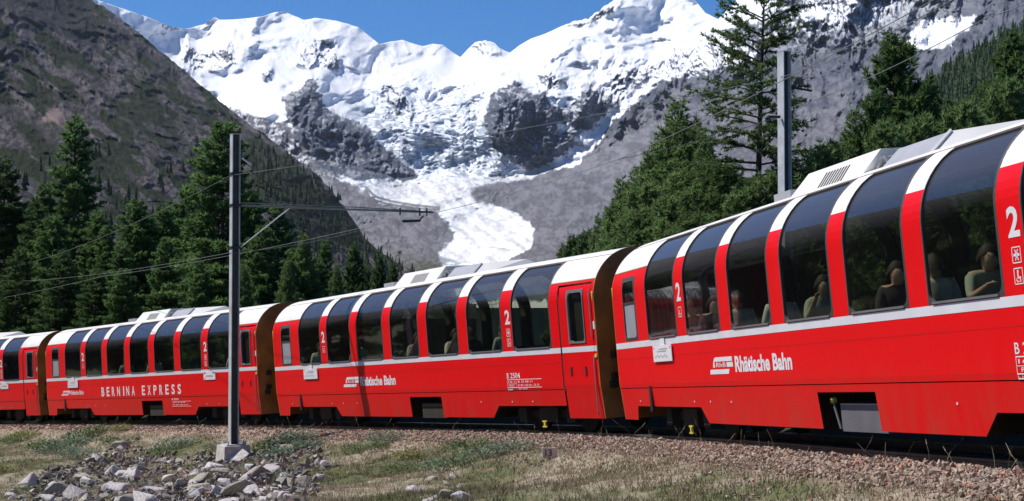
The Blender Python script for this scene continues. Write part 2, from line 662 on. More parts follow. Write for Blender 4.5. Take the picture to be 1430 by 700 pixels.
# ------------------------------------------------------------------ mountains
def grid_surface(name, xs, ytop, ybot, nrow, depth_fn, colour_fn, mat, back=500.0, power=1.0):
    xs = np.asarray(xs, float)
    v = np.linspace(0, 1, nrow) ** power
    X = np.repeat(xs[None], nrow, 0)
    yt = ytop(xs)
    Y = ybot + (yt[None] - ybot) * v[:, None]
    D = depth_fn(X, Y, v)
    P = at(X, Y, D)
    du = np.gradient(P, axis=1)
    dv = np.gradient(P, axis=0)
    nn = np.cross(du, dv)
    nn /= np.linalg.norm(nn, axis=-1, keepdims=True) + 1e-9
    C = colour_fn(X, Y, D, nn, P)
    # the far side of the crest falls away
    top = P[-1]
    b1 = top * (1 + back / D[-1])[:, None]
    b1[:, 2] = top[:, 2] - back * 0.5
    b2 = top * (1 + 3 * back / D[-1])[:, None]
    b2[:, 2] = top[:, 2] - back * 1.8
    P = np.concatenate([P, b1[None], b2[None]])
    C = np.concatenate([C, C[-1:], C[-1:]])
    n, w = P.shape[:2]
    idx = np.arange(n * w).reshape(n, w)
    f = np.stack([idx[:-1, :-1], idx[:-1, 1:], idx[1:, 1:], idx[1:, :-1]], -1).reshape(-1, 4)
    o = link(name, mesh_np(name, P.reshape(-1, 3), f, True, C.reshape(-1, 3)), mat)
    o['kind'] = 'structure'
    return o, (X, Y, D, nn)


def lerp(a, b, t):
    return a + (b - a) * t[..., None]


SKY_LINE = [(-400, -120), (-60, -90), (60, -60), (100, -18), (132, -2), (140, 2), (165, 10), (200, 22), (240, 38), (262, 40), (285, 34), (300, 24), (306, 28),
            (330, 27), (368, 23), (385, 17), (397, 16), (408, 21), (425, 28), (440, 25), (470, 29), (500, 38), (515, 50), (530, 62), (545, 58), (562, 56),
            (590, 65), (605, 61), (618, 63), (632, 73), (643, 80), (652, 70), (662, 60), (676, 56), (690, 60), (700, 69), (712, 74), (725, 64), (742, 54),
            (760, 48), (790, 34), (800, 30), (822, 26), (840, 12), (858, 0), (880, -18), (930, -42), (955, -18), (972, 2), (985, 18), (1003, 27), (1015, 14), (1035, -6),
            (1060, -22), (1100, -50), (1200, -70), (1430, -90), (1800, -120)]
DEP = tps([(-300, 100, 3000), (-300, -100, 5200), (-300, 430, 2900), (100, 430, 2800), (350, 430, 2600), (500, 410, 2400), (650, 400, 2000), (800, 400, 1600), (1000, 400, 1000), (1430, 400, 900), (1750, 400, 900),
           (690, 340, 2250), (560, 310, 2650), (450, 310, 2750), (740, 292, 2550), (620, 262, 3000), (720, 244, 3350), (520, 264, 3000),
           (640, 230, 3500), (620, 190, 3900), (600, 150, 4500), (640, 112, 5300), (620, 88, 6300), (620, 66, 7300), (560, 60, 7000), (570, 100, 5400),
           (430, 250, 3100), (400, 175, 3600), (350, 140, 4300), (300, 112, 5000), (260, 45, 6300), (320, 55, 6000), (392, 18, 6900), (470, 32, 6800), (520, 58, 6700),
           (440, 80, 5500), (540, 130, 4900), (135, 3, 4300), (200, 40, 5300), (190, 100, 4300), (480, 200, 3600), (560, 235, 3500), (450, 150, 4100),
           (678, 58, 6900), (712, 75, 7000), (640, 80, 7300), (690, 205, 3650), (730, 225, 3550), (715, 125, 4050), (790, 215, 3550), (840, 150, 4100),
           (760, 95, 4900), (800, 60, 5500), (870, 60, 5400), (858, 2, 6100), (930, -38, 6500), (900, 110, 4600), (960, 50, 5400), (1000, 30, 5700), (700, 90, 5600),
           (810, 215, 3450), (870, 165, 3750), (850, 262, 2500), (900, 205, 2850), (960, 150, 3200), (790, 310, 2000), (1000, 250, 1800), (1100, 180, 2100),
           (1180, 90, 2600), (1100, 20, 3300), (1300, 50, 2700), (1430, 0, 2800), (1430, 100, 1900), (1300, 150, 1800), (1100, -50, 3700), (1430, -90, 3300), (1750, 0, 2600), (1750, -110, 3200)])
P_BUTT = [(692, 126), (708, 118), (723, 116), (729, 124), (744, 130), (763, 126), (766, 140), (777, 150), (790, 149), (807, 142), (811, 119), (825, 116), (831, 130), (850, 133), (849, 154), (838, 167), (828, 179), (814, 182), (804, 195), (790, 212),
          (778, 222), (763, 228), (734, 236), (711, 224), (694, 207), (682, 191), (675, 173), (679, 152), (684, 137)]
P_CLIFF = [(838, 201), (850, 176), (882, 149), (922, 118), (905, 150), (875, 172), (852, 192)]
P_SPUR = [(396, 138), (425, 118), (436, 108), (446, 130), (455, 152), (480, 165), (503, 172), (530, 200), (560, 226), (588, 248), (560, 252), (505, 252), (470, 246), (440, 236), (420, 205), (402, 165)]
P_LEFTSCREE = [(318, 150), (345, 160), (375, 168), (400, 172), (425, 205), (445, 236), (490, 256), (508, 266), (530, 284), (575, 290), (610, 296), (626, 312), (634, 332), (612, 356), (640, 420), (300, 420), (250, 200)]
P_TONGUE = [(514, 264), (535, 254), (600, 250), (690, 250), (735, 240), (760, 236), (740, 252), (680, 256), (655, 268), (662, 281), (700, 290), (728, 302), (746, 320), (742, 345), (716, 360), (690, 372), (648, 368), (612, 356), (640, 330), (628, 308), (612, 290), (575, 284), (540, 277)]
P_RIGHT = [(640, 420), (690, 372), (722, 358), (742, 345), (746, 320), (728, 302), (700, 290), (662, 281), (655, 266), (690, 257), (740, 250), (772, 236), (800, 234), (835, 203), (850, 175), (882, 149), (905, 130), (925, 113), (985, 104), (1040, 92), (1080, 60), (1100, 30), (1060, -60), (1900, -200), (1900, 430)]
P_FACE = [(852, 118), (868, 100), (900, 92), (930, 75), (958, 58), (1000, 45), (1060, 30), (1100, 10), (1090, 60), (1040, 95), (985, 104), (930, 108), (907, 106), (885, 128), (868, 140), (852, 133)]
P_CALM = [[(255, 102), (300, 98), (340, 92), (400, 112), (402, 165), (350, 160), (290, 125)], [(560, 95), (600, 80), (690, 88), (690, 112), (600, 118)]]
P_SNOWPATCH = [(1266, 58), (1272, 38), (1290, 28), (1330, 26), (1366, 21), (1362, 34), (1335, 55), (1318, 68), (1290, 72)]
P_ROCKS = [[(250, 82), (262, 62), (290, 70), (322, 58), (335, 72), (328, 90), (300, 98), (268, 98)], [(364, 100), (372, 90), (382, 96), (380, 108), (370, 112)],
           [(415, 90), (420, 70), (440, 56), (462, 60), (475, 82), (472, 100), (445, 88), (430, 98)], [(525, 118), (545, 115), (575, 140), (582, 180), (560, 160), (540, 140)],
           [(658, 66), (676, 56), (695, 64), (700, 74), (680, 78), (662, 76)], [(752, 104), (770, 96), (790, 108), (782, 122), (760, 120)], [(788, 36), (822, 25), (850, 8), (868, 2), (850, 22), (820, 38)],
           [(690, 118), (712, 108), (725, 116), (705, 124)], [(800, 172), (812, 130), (850, 118), (875, 100), (880, 130), (858, 150), (840, 146)]]


def massif_depth(X, Y, v):
    D = DEP(X, Y)
    D = np.where(D > 3300, 3300 + (D - 3300) * .30, D)
    wx = X + 10 * fbm(X / 60, Y / 60, 3, 40)
    wy = Y + 10 * fbm(X / 60, Y / 60, 3, 50)
    px = D / F_PX                                            # metres per photo pixel
    butt = sstep(-12, 14, poly_sd(X, Y, P_BUTT))
    spur = sstep(-14, 16, poly_sd(X, Y, P_SPUR))
    right = sstep(-10, 20, poly_sd(X, Y, P_RIGHT))
    face = sstep(-10, 12, poly_sd(X, Y, P_FACE))
    ton = sstep(-6, 10, poly_sd(X, Y, P_TONGUE))
    scree = sstep(-10, 20, poly_sd(X, Y, P_LEFTSCREE))
    rock = np.zeros_like(X)
    for p in P_ROCKS:
        rock = np.maximum(rock, sstep(-6, 6, poly_sd(X, Y, p)))
    cliff = sstep(-5, 8, poly_sd(X, Y, P_CLIFF))
    hard = np.clip(butt + spur + face + rock + cliff, 0, 1)
    grain = fbm(X / 4.5, Y / 5, 3, 97, .6)
    big = ridged(wx / 80, wy / 80, 6, 60, .5) - .9
    rib = ridged(wx / 34, wy / 60, 5, 65, .55) - .9              # ribs and gullies down the faces
    fine = ridged(wx / 15, wy / 18, 4, 70, .6) - .9
    soft = fbm(wx / 85, wy / 46, 4, 80, .40)
    calm = 1 - .8 * np.maximum(sstep(-5, 15, poly_sd(X, Y, P_CALM[0])), sstep(-5, 15, poly_sd(X, Y, P_CALM[1])))
    ser = ridged(wx / 12, wy / 6, 3, 90, .6) - .9
    lobes = fbm(wx / 26, wy / 14, 3, 85, .5)
    D = D - 60 * butt - 60 * spur - 25 * rock - 20 * face
    ice = sstep(85, 150, Y) * sstep(470, 560, X) * sstep(790, 690, X) * (1 - hard) * sstep(300, 250, Y)
    serac = sstep(60, 100, Y) * sstep(700, 760, X) * sstep(985, 940, X) * (1 - hard) * sstep(200, 160, Y)
    snow = (1 - hard) * (1 - right) * (1 - scree)
    D = D - px * hard * (20 * big + 16 * rib + 8 * fine + 3.5 * grain)
    D = D - px * snow * calm * (52 * soft + 15 * big + 2.5 * lobes) - px * ice * (7 * ser + 7 * lobes) - px * serac * (11 * lobes + 3 * ser + 8 * rib)
    rk = np.clip(right - ton, 0, 1)
    high = .22 + .78 * sstep(260, 120, Y)
    D = D - px * rk * high * (46 * big + 30 * rib + 10 * fine)
    flow = ridged((X * .8 + Y * .6) / 90, (-X * .6 + Y * .8) / 11, 4, 95, .55) - .9
    D = D - px * np.clip(rk + scree, 0, 1) * (16 * soft + 15 * rib + 4 * fine) - px * scree * 5 * flow
    D = D - px * ton * (4 * soft + 1.8 * ser + .8 * grain) - px * np.clip(rk + scree, 0, 1) * 2.2 * grain
    return np.maximum(D, 500)


def massif_colour(X, Y, D, nn, P):
    jx = X + 4 * fbm(X / 12, Y / 12, 5, 140, .6)
    jy = Y + 4 * fbm(X / 12, Y / 12, 5, 150, .6)
    crev = sstep(.95, 1.45, ridged((X + .3 * Y) / 15, (Y - .15 * X) / 6.5, 4, 190, .6) + .5 * fbm(X / 40, Y / 30, 3, 195))
    nz = nn[..., 2]
    n = fbm(X / 22, Y / 15, 5, 160, 0.6)
    nf = fbm(X / 6, Y / 4.5, 4, 170, 0.65)
    snow, blue = np.array([.80, .815, .85]), np.array([.56, .67, .78])
    rk = lerp(np.array([.115, .135, .180]), np.array([.205, .220, .260]), sstep(-.7, .7, .6 * nf + n))
    ledge = sstep(.62, .80, nz + .10 * nf)                                   # snow lies only where it is flat enough
    C = np.ones(X.shape + (3,)) * snow
    ice = sstep(110, 150, Y) * sstep(460, 520, X) * sstep(750, 690, X)
    C = lerp(C, blue * np.ones_like(C), ice * sstep(-.1, .6, nf + n) * 0.5)
    C = lerp(C, np.ones_like(C) * np.array([.36, .41, .48]), crev * ice * sstep(95, 170, Y) * .85)
    crag = sstep(.26, .14, nz + .08 * nf) * sstep(-.2, .3, n)
    C = lerp(C, rk, crag * 0.75 * (Y > 30) * (1 - ice))
    for p in P_ROCKS:
        C = lerp(C, rk, sstep(-4, 4, poly_sd(jx, jy, p) + 3 * nf) * (1 - ledge) * .95)
    m = sstep(-1.2, 1.2, poly_sd(jx, jy, P_SPUR))
    C = lerp(C, rk, m * (1 - .35 * ledge * sstep(.2, .5, nf + n)))
    m = sstep(-1.2, 1.2, poly_sd(jx, jy, P_BUTT))
    C = lerp(C, rk, m * (1 - .6 * ledge * sstep(.1, .5, nf + .8 * n + sstep(740, 830, X) * .4)))
    m = sstep(-2, 2, poly_sd(jx, jy, P_FACE) + 3 * nf)
    C = lerp(C, rk, m * (1 - ledge) * .95)
    C = lerp(C, np.ones_like(C) * snow, sstep(-1, 1.5, poly_sd(jx, jy, [(776, 183), (780, 174), (797, 171), (799, 180), (788, 185)])))
    fl = fbm((X * .8 + Y * .6) / 60, (-X * .6 + Y * .8) / 7, 4, 180, .6)
    grey = lerp(np.array([.180, .178, .205]), np.array([.305, .300, .335]), sstep(-.8, .8, .7 * nf + 1.1 * n + fl * (.2 + .5 * sstep(640, 600, X))))
    mr = sstep(-1.5, 1.5, poly_sd(jx, jy, P_RIGHT))
    C = lerp(C, grey, mr)
    C = lerp(C, rk * .8, sstep(-2, 2, poly_sd(jx, jy, P_CLIFF)))
    up = mr * sstep(190, 90, Y + 25 * n)
    C = lerp(C, rk, up * .85)
    C = lerp(C, np.ones_like(C) * snow, up * sstep(95, 15, Y + .10 * (X - 1100)) * np.maximum(ledge, sstep(.35, .6, nf * .6 + n)) * sstep(1420, 1150, X))
    C = lerp(C, np.ones_like(C) * snow, sstep(-2, 2, poly_sd(jx, jy, P_SNOWPATCH)))
    C = lerp(C, grey, sstep(-2, 2, poly_sd(jx, jy, P_LEFTSCREE)) * (1 - .6 * sstep(.1, .6, n + nf) * sstep(275, 215, Y)))
    band = sstep(-4, 4, poly_sd(jx, jy, [(655, 252), (735, 246), (800, 240), (850, 262), (800, 300), (720, 295), (665, 282), (640, 268)]))
    C = lerp(C, grey * .95, band * .9)
    ton = sstep(-2, 3, poly_sd(X + .5 * (jx - X), Y + .5 * (jy - Y), P_TONGUE))
    ice_c = lerp(np.array([.60, .60, .62]), np.array([.80, .81, .83]), sstep(-.9, .7, .3 * nf + .6 * n + .8 * fl))
    C = lerp(C, ice_c, ton)
    C = lerp(C, np.ones_like(C) * np.array([.33, .34, .37]), ton * crev * .30)
    line = np.abs(poly_sd(X, Y, [(512, 263), (522, 275), (545, 282), (580, 288), (612, 291), (612, 292), (578, 290), (542, 284), (518, 277)]) + 1.0)
    C = lerp(C, np.ones_like(C) * np.array([.20, .18, .18]), sstep(2.4, .8, line) * .8)
    scrub = sstep(345, 385, Y + 14 * n) * np.maximum(sstep(640, 600, X), sstep(770, 800, X))
    C = lerp(C, lerp(np.array([.075, .085, .045]), np.array([.17, .165, .12]), sstep(-.4, .5, nf)), scrub)
    return np.clip(C, 0, .95)


def massif_top(x):
    y = interp(x, SKY_LINE)
    rough = np.maximum.reduce([sstep(650, 662, x) * sstep(705, 695, x) * 1.2, sstep(785, 800, x) * sstep(870, 850, x) * .9, sstep(1005, 1030, x) * 3.0])
    return y + rough * fbm(x / 7, x * 0, 4, 200, .6) * 1.6 + fbm(x / 25, x * 0, 3, 210) * .5


xs = np.r_[np.linspace(-400, 90, 40)[:-1], np.linspace(90, 1450, 1080), np.linspace(1450, 1800, 40)[1:]]
grid_surface('snow_mountains', xs, massif_top, 430, 350, massif_depth, massif_colour, M['mountain'], 700)

# the steep valley side on the left
EDGE = [(-4200, -330), (-2500, -300), (-1200, -260), (-600, -220), (-200, -170), (0, -105), (60, -55), (128, 0), (170, 26), (230, 76), (270, 110), (330, 160), (400, 210), (450, 250), (480, 288), (510, 333), (540, 358), (575, 380), (620, 410), (660, 425)]
LDEP = tps([(-4200, 420, 120), (-4200, -300, 500), (-2500, 430, 180), (-2500, -280, 800), (-1200, 430, 260), (-1200, -240, 1300), (-500, 430, 320), (-500, -180, 1800), (-500, 150, 900),
            (0, 430, 420), (0, 300, 700), (0, 150, 1300), (0, 0, 1900), (130, 5, 2500), (200, 300, 1000), (200, 150, 1800), (300, 170, 2100), (300, 350, 1050), (400, 320, 1450), (420, 230, 2050), (500, 330, 1900),
            (400, 420, 1000), (560, 385, 1800), (600, 425, 1500), (200, 420, 700)])


P_RIM = [(335, 205), (395, 212), (450, 256), (480, 292), (512, 340), (480, 345), (430, 300), (365, 262)]


def left_depth(X, Y, v):
    D = LDEP(X, Y)
    px = D / F_PX
    a, b = X * .82 + Y * .57, -X * .57 + Y * .82                # along and across the fall of the spur
    wa, wb = a + 14 * fbm(X / 70, Y / 70, 3, 300), b + 14 * fbm(X / 70, Y / 70, 3, 310)
    lim = sstep(-900, -200, X) * .8 + .2
    big = ridged(wa / 190, wb / 60, 5, 320, .5)
    fine = ridged(wa / 34, wb / 17, 5, 330, .65)
    grain = fbm(X / 5, Y / 5, 3, 335, .6)
    cliff = sstep(-8, 10, poly_sd(X, Y, [(10, -10), (20, 0), (75, 45), (110, 62), (150, 78), (135, 30), (128, 0), (100, -40)]))
    D = D - lim * px * (46 * (big - .9) + 13 * (fine - .9) + 3 * grain + 12 * fbm(wa / 40, wb / 30, 4, 340)) * sstep(0, .06, v)[:, None] + cliff * px * 40
    return np.maximum(D, 90)


def left_colour(X, Y, D, nn, P):
    a, b = X * .82 + Y * .57, -X * .57 + Y * .82
    n = fbm(a / 130, b / 26, 5, 350, .55)
    nf = fbm(X / 7, Y / 6, 4, 360, .65)
    scree = lerp(np.array([.105, .095, .100]), np.array([.195, .172, .178]), sstep(-.5, .5, nf))
    turf = lerp(np.array([.060, .057, .057]), np.array([.108, .100, .098]), sstep(-.5, .5, nf))
    scrub = lerp(np.array([.022, .030, .016]), np.array([.05, .062, .03]), sstep(-.5, .6, nf))
    C = lerp(turf, scree, sstep(-.15, .3, n + .35 * nf))
    n3 = fbm(a / 70, b / 20, 4, 370, .55)
    low = sstep(60, 300, Y)
    C = lerp(C, scrub, sstep(.03, .12, n3 + .15 * nf + .22 * low - .03))
    rim = sstep(-10, 12, poly_sd(X + 14 * nf, Y + 10 * nf, P_RIM))
    C = lerp(C, scrub, rim * .85)
    cl_shade = sstep(-4, 4, poly_sd(X + 6 * nf, Y + 6 * nf, [(10, -10), (20, 0), (75, 45), (110, 62), (150, 78), (135, 30), (128, 0), (100, -40)]))
    C = lerp(C, np.ones_like(C) * np.array([.045, .045, .05]), cl_shade * .8)  # the cliff's shadow, painted into the ground colour
    sl = sstep(-2, 3, poly_sd(X + 3 * nf, Y + 3 * nf, [(55, 172), (72, 148), (84, 150), (100, 182), (92, 184), (75, 170)]))
    C = lerp(C, np.ones_like(C) * np.array([.34, .25, .23]), sl)
    return C


xs = np.r_[-np.geomspace(4300, 60, 90), np.linspace(-50, 665, 520)]
_, LG = grid_surface('valley_mountainside', xs, lambda x: interp(x, EDGE) + fbm(x / 14, x * 0, 4, 380, .6) * 2.5 * sstep(-400, -100, x), 445, 330, left_depth, left_colour, M['slope'], 400)

# the wooded hillside on the right
HILL = [(1060, 330), (1090, 285), (1120, 250), (1200, 192), (1260, 140), (1300, 110), (1360, 72), (1430, 34), (1600, -40), (1900, -120), (2500, -200), (3200, -220)]
HDEP = tps([(1060, 430, 700), (1060, 330, 900), (1430, 430, 380), (1430, 220, 800), (1430, 60, 1500), (1200, 240, 1100), (1250, 170, 1500), (1300, 130, 1600), (1900, 420, 250), (1900, -80, 1100), (3200, 420, 150), (3200, -180, 700)])


def hill_depth(X, Y, v):
    D = HDEP(X, Y)
    return np.maximum(D - D / F_PX * 25 * fbm(X / 60, Y / 60, 4, 400), 90)


def hill_colour(X, Y, D, nn, P):
    nf = fbm(X / 9, Y / 7, 4, 410)
    return lerp(np.array([.03, .045, .02]), np.array([.07, .08, .04]), sstep(-.5, .6, nf))


xs = np.r_[np.linspace(1050, 1450, 150), np.geomspace(1460, 3300, 40)]
_, HG = grid_surface('wooded_hillside', xs, lambda x: interp(x, HILL), 440, 120, hill_depth, hill_colour, M['slope'], 200)


# far conifers that read as one mass
def forest(name, grids, count, hmin, hmax, dens, seed, col0, col1, label):
    X, Y, D, nn = grids
    r = np.random.default_rng(seed)
    P = at(X, Y, D)
    w = dens(X, Y, D).clip(0, None)
    area = np.linalg.norm(np.cross(np.gradient(P, axis=0), np.gradient(P, axis=1)), axis=-1)
    prob = (w * area).ravel()
    prob /= prob.sum()
    pick = r.choice(prob.size, count, p=prob)
    base = P.reshape(-1, 3)[pick] + r.normal(0, 1.5, (count, 3)) * [1, 1, 0]
    h = r.uniform(hmin, hmax, count)
    rad = h * r.uniform(.16, .24, count)
    V, Fc, C = [], [], []
    nv = 0
    tone = r.random(count)
    for layer, (z0, z1, k) in enumerate([(.04, .50, 1.0), (.30, .74, .72), (.55, 1.0, .46)]):
        m = 7
        ang = r.random((count, 1)) * 6.28 + np.arange(m) / m * 6.28
        rj = rad[:, None] * k * r.uniform(.65, 1.25, (count, m))
        ring = np.stack([base[:, None, 0] + rj * np.cos(ang), base[:, None, 1] + rj * np.sin(ang), base[:, None, 2] + h[:, None] * (z0 + r.uniform(-.05, .05, (count, m)))], -1)
        apex = base + np.stack([r.normal(0, .15, count), r.normal(0, .15, count), h * z1], -1)
        vs = np.concatenate([ring, apex[:, None]], 1)
        ids = nv + np.arange(count)[:, None] * (m + 1)
        for j in range(m):
            Fc.append(np.concatenate([ids + j, ids + (j + 1) % m, ids + m], 1))
        V.append(vs.reshape(-1, 3))
        cc = lerp(np.array(col0), np.array(col1), np.repeat(tone, m + 1))
        C.append(cc)
        nv += count * (m + 1)
    o = link(name, mesh_np(name, np.concatenate(V), np.concatenate(Fc), False, np.concatenate(C)), M['forest'])
    o['kind'] = 'stuff'
    o['label'] = label
    o['category'] = 'forest'
    return o


forest('far_forest', HG, 5200, 8, 15, lambda X, Y, D: sstep(3200, 1500, X) * .8 + .2, 501, (.020, .040, .014), (.050, .085, .028), 'dense dark conifer forest covering the hillside behind the train')


def left_dens(X, Y, D):
    a, b = X * .82 + Y * .57, -X * .57 + Y * .82
    n = fbm(a / 80, b / 24, 4, 510, .55)
    return sstep(170, 330, Y + 40 * n) ** 1.5 * sstep(-.1, .25, n + .5 * sstep(260, 400, Y)) + sstep(-300, -900, X) * .8 + .9 * sstep(-5, 8, poly_sd(X, Y, P_RIM))


forest('slope_forest', LG, 3000, 7, 14, left_dens, 502, (.016, .030, .012), (.040, .062, .022), 'scattered dark conifers climbing the steep grey mountainside')

# ------------------------------------------------------------------ track
i0 = int(np.searchsorted(TS, TS[len(TS) // 2] * 0))          # start of the sampled line
sel = [i for i in range(len(TR)) if TRn[i, 1] > 2 and TRn[i, 1] < 85]


def sweep(prof, lateral, zoff):
    V, Fc = [], []
    m = len(prof)
    for j, i in enumerate(sel):
        c, t, n = TRn[i], TT[i], TN[i]
        for (a, z) in prof:
            lat = lateral + a
            V.append(c + n * lat + np.array([0, 0, z + zoff - lat * 0.06]))
        if j:
            b = (j - 1) * m
            Fc += [(b + k, b + (k + 1) % m, b + m + (k + 1) % m, b + m + k) for k in range(m)]
    return np.array(V), np.array(Fc)


bed = link('railway_track', None)
bed['kind'] = 'structure'
RP = [(-.05, -.13), (.05, -.13), (.05, -.12), (.012, -.10), (.012, -.04), (.033, -.03), (.033, 0), (-.033, 0), (-.033, -.03), (-.012, -.04), (-.012, -.10), (-.05, -.12)]
for lat in (-.53, .53):
    V, Fc = sweep(RP, lat, 0.0)
    link('rail', mesh_np('rail', V, Fc), M['steel'], bed)
sm = MB().frustum(-.11, .11, -.95, .95, -.21, -.135, .03, .02).mesh('sleeper')
sm.materials.append(M['sleeper'])
for i in sel[::1]:
    o = link('sleeper', sm, None, bed)
    t, n, c = TT[i], TN[i], TRn[i]
    o.matrix_local = Matrix(((t[0], n[0], 0, c[0]), (t[1], n[1], 0, c[1]), (0, -.06, 1, c[2]), (0, 0, 0, 1)))


# ------------------------------------------------------------------ ballast stones
def stone_cloud(pos, size, seed, cols):
    r = np.random.default_rng(seed)
    n = len(pos)
    base = np.array([(1, 0, 0), (-1, 0, 0), (0, 1, 0), (0, -1, 0), (0, 0, 1), (0, 0, -1)], float)
    f8 = np.array([(0, 2, 4), (2, 1, 4), (1, 3, 4), (3, 0, 4), (2, 0, 5), (1, 2, 5), (3, 1, 5), (0, 3, 5)])
    q = r.normal(size=(n, 4))
    q /= np.linalg.norm(q, axis=1, keepdims=True)
    w, x, y, z = q.T
    Rm = np.stack([1 - 2 * (y * y + z * z), 2 * (x * y - z * w), 2 * (x * z + y * w), 2 * (x * y + z * w), 1 - 2 * (x * x + z * z), 2 * (y * z - x * w), 2 * (x * z - y * w), 2 * (y * z + x * w), 1 - 2 * (x * x + y * y)], -1).reshape(n, 3, 3)
    v = base[None] * r.uniform(.6, 1.15, (n, 6, 1)) + r.normal(0, .22, (n, 6, 3))
    v *= (size[:, None] * r.uniform(.6, 1.1, (n, 3)))[:, None, :]
    v = np.einsum('nij,nkj->nki', Rm, v) + pos[:, None]
    f = f8[None] + (np.arange(n) * 6)[:, None, None]
    k = r.random((n, 1))
    c = cols[0] * (1 - k) + cols[1] * k
    c = c * r.uniform(.6, 1.25, (n, 1))
    red = (r.random((n, 1)) < .06)
    c = np.where(red, c * np.array([1.15, .72, .62]), c)
    return v.reshape(-1, 3), f.reshape(-1, 3), np.repeat(c, 6, 0)


def scatter_track(n, d0, d1, ymin, ymax, seed):
    r = np.random.default_rng(seed)
    ii = np.array([i for i in sel if ymin < TRn[i, 1] < ymax])
    i = r.choice(ii, n)
    d = r.uniform(d0, d1, n)
    s = r.uniform(-.35, .35, n)
    return TRn[i, :2] + TN[i, :2] * d[:, None] + TT[i, :2] * s[:, None], d, r


bal = []
for n, d0, d1, y0, y1, sz, sd_ in ((13000, .85, 2.35, 8, 24, .027, 1), (13000, .85, 2.3, 24, 40, .029, 2), (6000, .85, 2.2, 40, 72, .036, 3), (3000, 2.2, 3.1, 8, 45, .022, 4)):
    xy, d, r = scatter_track(n, d0, d1, y0, y1, sd_)
    z = ground_z(xy[:, 0], xy[:, 1])
    bal.append(stone_cloud(np.c_[xy, z + r.uniform(-.01, .035, n)], sz * r.uniform(.7, 1.5, n), sd_ + 40, (np.array([.29, .215, .155]), np.array([.385, .32, .255]))))
off = np.cumsum([0] + [len(b[0]) for b in bal])
me = mesh_np('ballast', np.concatenate([b[0] for b in bal]), np.concatenate([b[1] + o for b, o in zip(bal, off)]), False, np.concatenate([b[2] for b in bal]))
o = link('ballast', me, M['stone'])
o['kind'] = 'stuff'
o['label'] = 'pinkish broken ballast stones beside the rails'
o['category'] = 'ballast'

# ------------------------------------------------------------------ the panorama coaches
WIN0, WPITCH, WW = 1.87, 1.8817, 1.475
U_WHITE, U_TOP, U_SILL = 2.793, 3.15, 1.745


def prof(u, off=0.0):
    """outer skin: (lateral, height) for parameter u, moved out by off"""
    if u <= 2.55:
        y = np.interp(u, [.45, .95, 1.05, 2.55], [1.245, 1.288, 1.30, 1.30])
        return y + off, u
    if u <= 3.45:
        f = R((u - 2.55) * 100)
        return .35 + (.95 + off) * math.cos(f), 2.55 + (.9 + off) * math.sin(f)
    return .35 - (u - 3.45), 3.45 + off + .012 * (u - 3.45) / .35


def usteps(u0, u1):
    s = [u0]
    for k in np.arange(.5, 3.81, .05):
        if k > 2.5 and u0 + .01 < k < u1 - .01:
            s.append(float(k))
    for k in (.95, 1.05, 2.55):
        if u0 + .01 < k < u1 - .01 and min(abs(k - q) for q in s) > .004:
            s.append(k)
    s.append(u1)
    return sorted(s)


def sheet(mb, s0, s1, u0, u1, side, off=0.0, u0b=None):
    """skin panel between two stations; u0b lets the lower edge slope"""
    us = usteps(max(u0, u0b or u0), u1)
    vs = []
    for s, ub in ((s0, u0), (s1, u0b if u0b is not None else u0)):
        for q, u in enumerate(us):
            y, z = prof(ub if q == 0 else u, off)
            vs.append((s, side * y, z))
    n = len(us)
    fs = [(i, n + i, n + i + 1, i + 1) for i in range(n - 1)]
    if side > 0:
        fs = [f[::-1] for f in fs]
    return mb.add(vs, fs)


def rounded(s0, s1, u0, u1, r, n=5):
    pts = []
    for cx, cy, a in ((s0 + r, u0 + r, 180), (s1 - r, u0 + r, 270), (s1 - r, u1 - r, 0), (s0 + r, u1 - r, 90)):
        pts += [(cx + r * math.cos(R(a + 90 * k / n)), cy + r * math.sin(R(a + 90 * k / n))) for k in range(n + 1)]
    return pts


def densify(pts, step=.06):
    out = []
    for i, (a, b) in enumerate(zip(pts, pts[1:] + pts[:1])):
        k = max(1, int(math.hypot(b[0] - a[0], (b[1] - a[1])) / step)) if abs(b[1] - a[1]) > step else 1
        out += [(a[0] + (b[0] - a[0]) * j / k, a[1] + (b[1] - a[1]) * j / k) for j in range(k)]
    return out


def ring(mb, s0, s1, u0, u1, border, rad, side, proud):
    """a window frame: outer rectangle to rounded inner opening, following the skin"""
    inner = densify(rounded(s0 + border, s1 - border, u0 + border, u1 - border, rad))
    vs, fs = [], []
    n = len(inner)
    for (s, u) in inner:
        so, uo = s, u
        d = [(s - s0 - border, 0), (s1 - border - s, 1), (u - u0 - border, 2), (u1 - border - u, 3)]
        near = min(d)[1]
        k = border + rad
        so = s0 if s < s0 + k and near != 3 and near != 2 else s1 if s > s1 - k and near not in (2, 3) else s
        uo = u0 if near == 2 else u1 if near == 3 else u
        if s < s0 + k * .75 and (u < u0 + k * .75 or u > u1 - k * .75):
            so = s0
        if s > s1 - k * .75 and (u < u0 + k * .75 or u > u1 - k * .75):
            so = s1
        if u < u0 + k * .75 and (s < s0 + k or s > s1 - k):
            uo = u0
        if u > u1 - k * .75 and (s < s0 + k or s > s1 - k):
            uo = u1
        for (ss, uu, of) in ((so, uo, .001), (s, u, proud), (s, u, -.03)):
            y, z = prof(uu, of)
            vs.append((ss, side * y, z))
    for i in range(n):
        j = (i + 1) % n
        for k in (0, 1):
            f = (3 * i + k, 3 * j + k, 3 * j + k + 1, 3 * i + k + 1)
            fs.append(f if side < 0 else f[::-1])
    return mb.add(vs, fs)


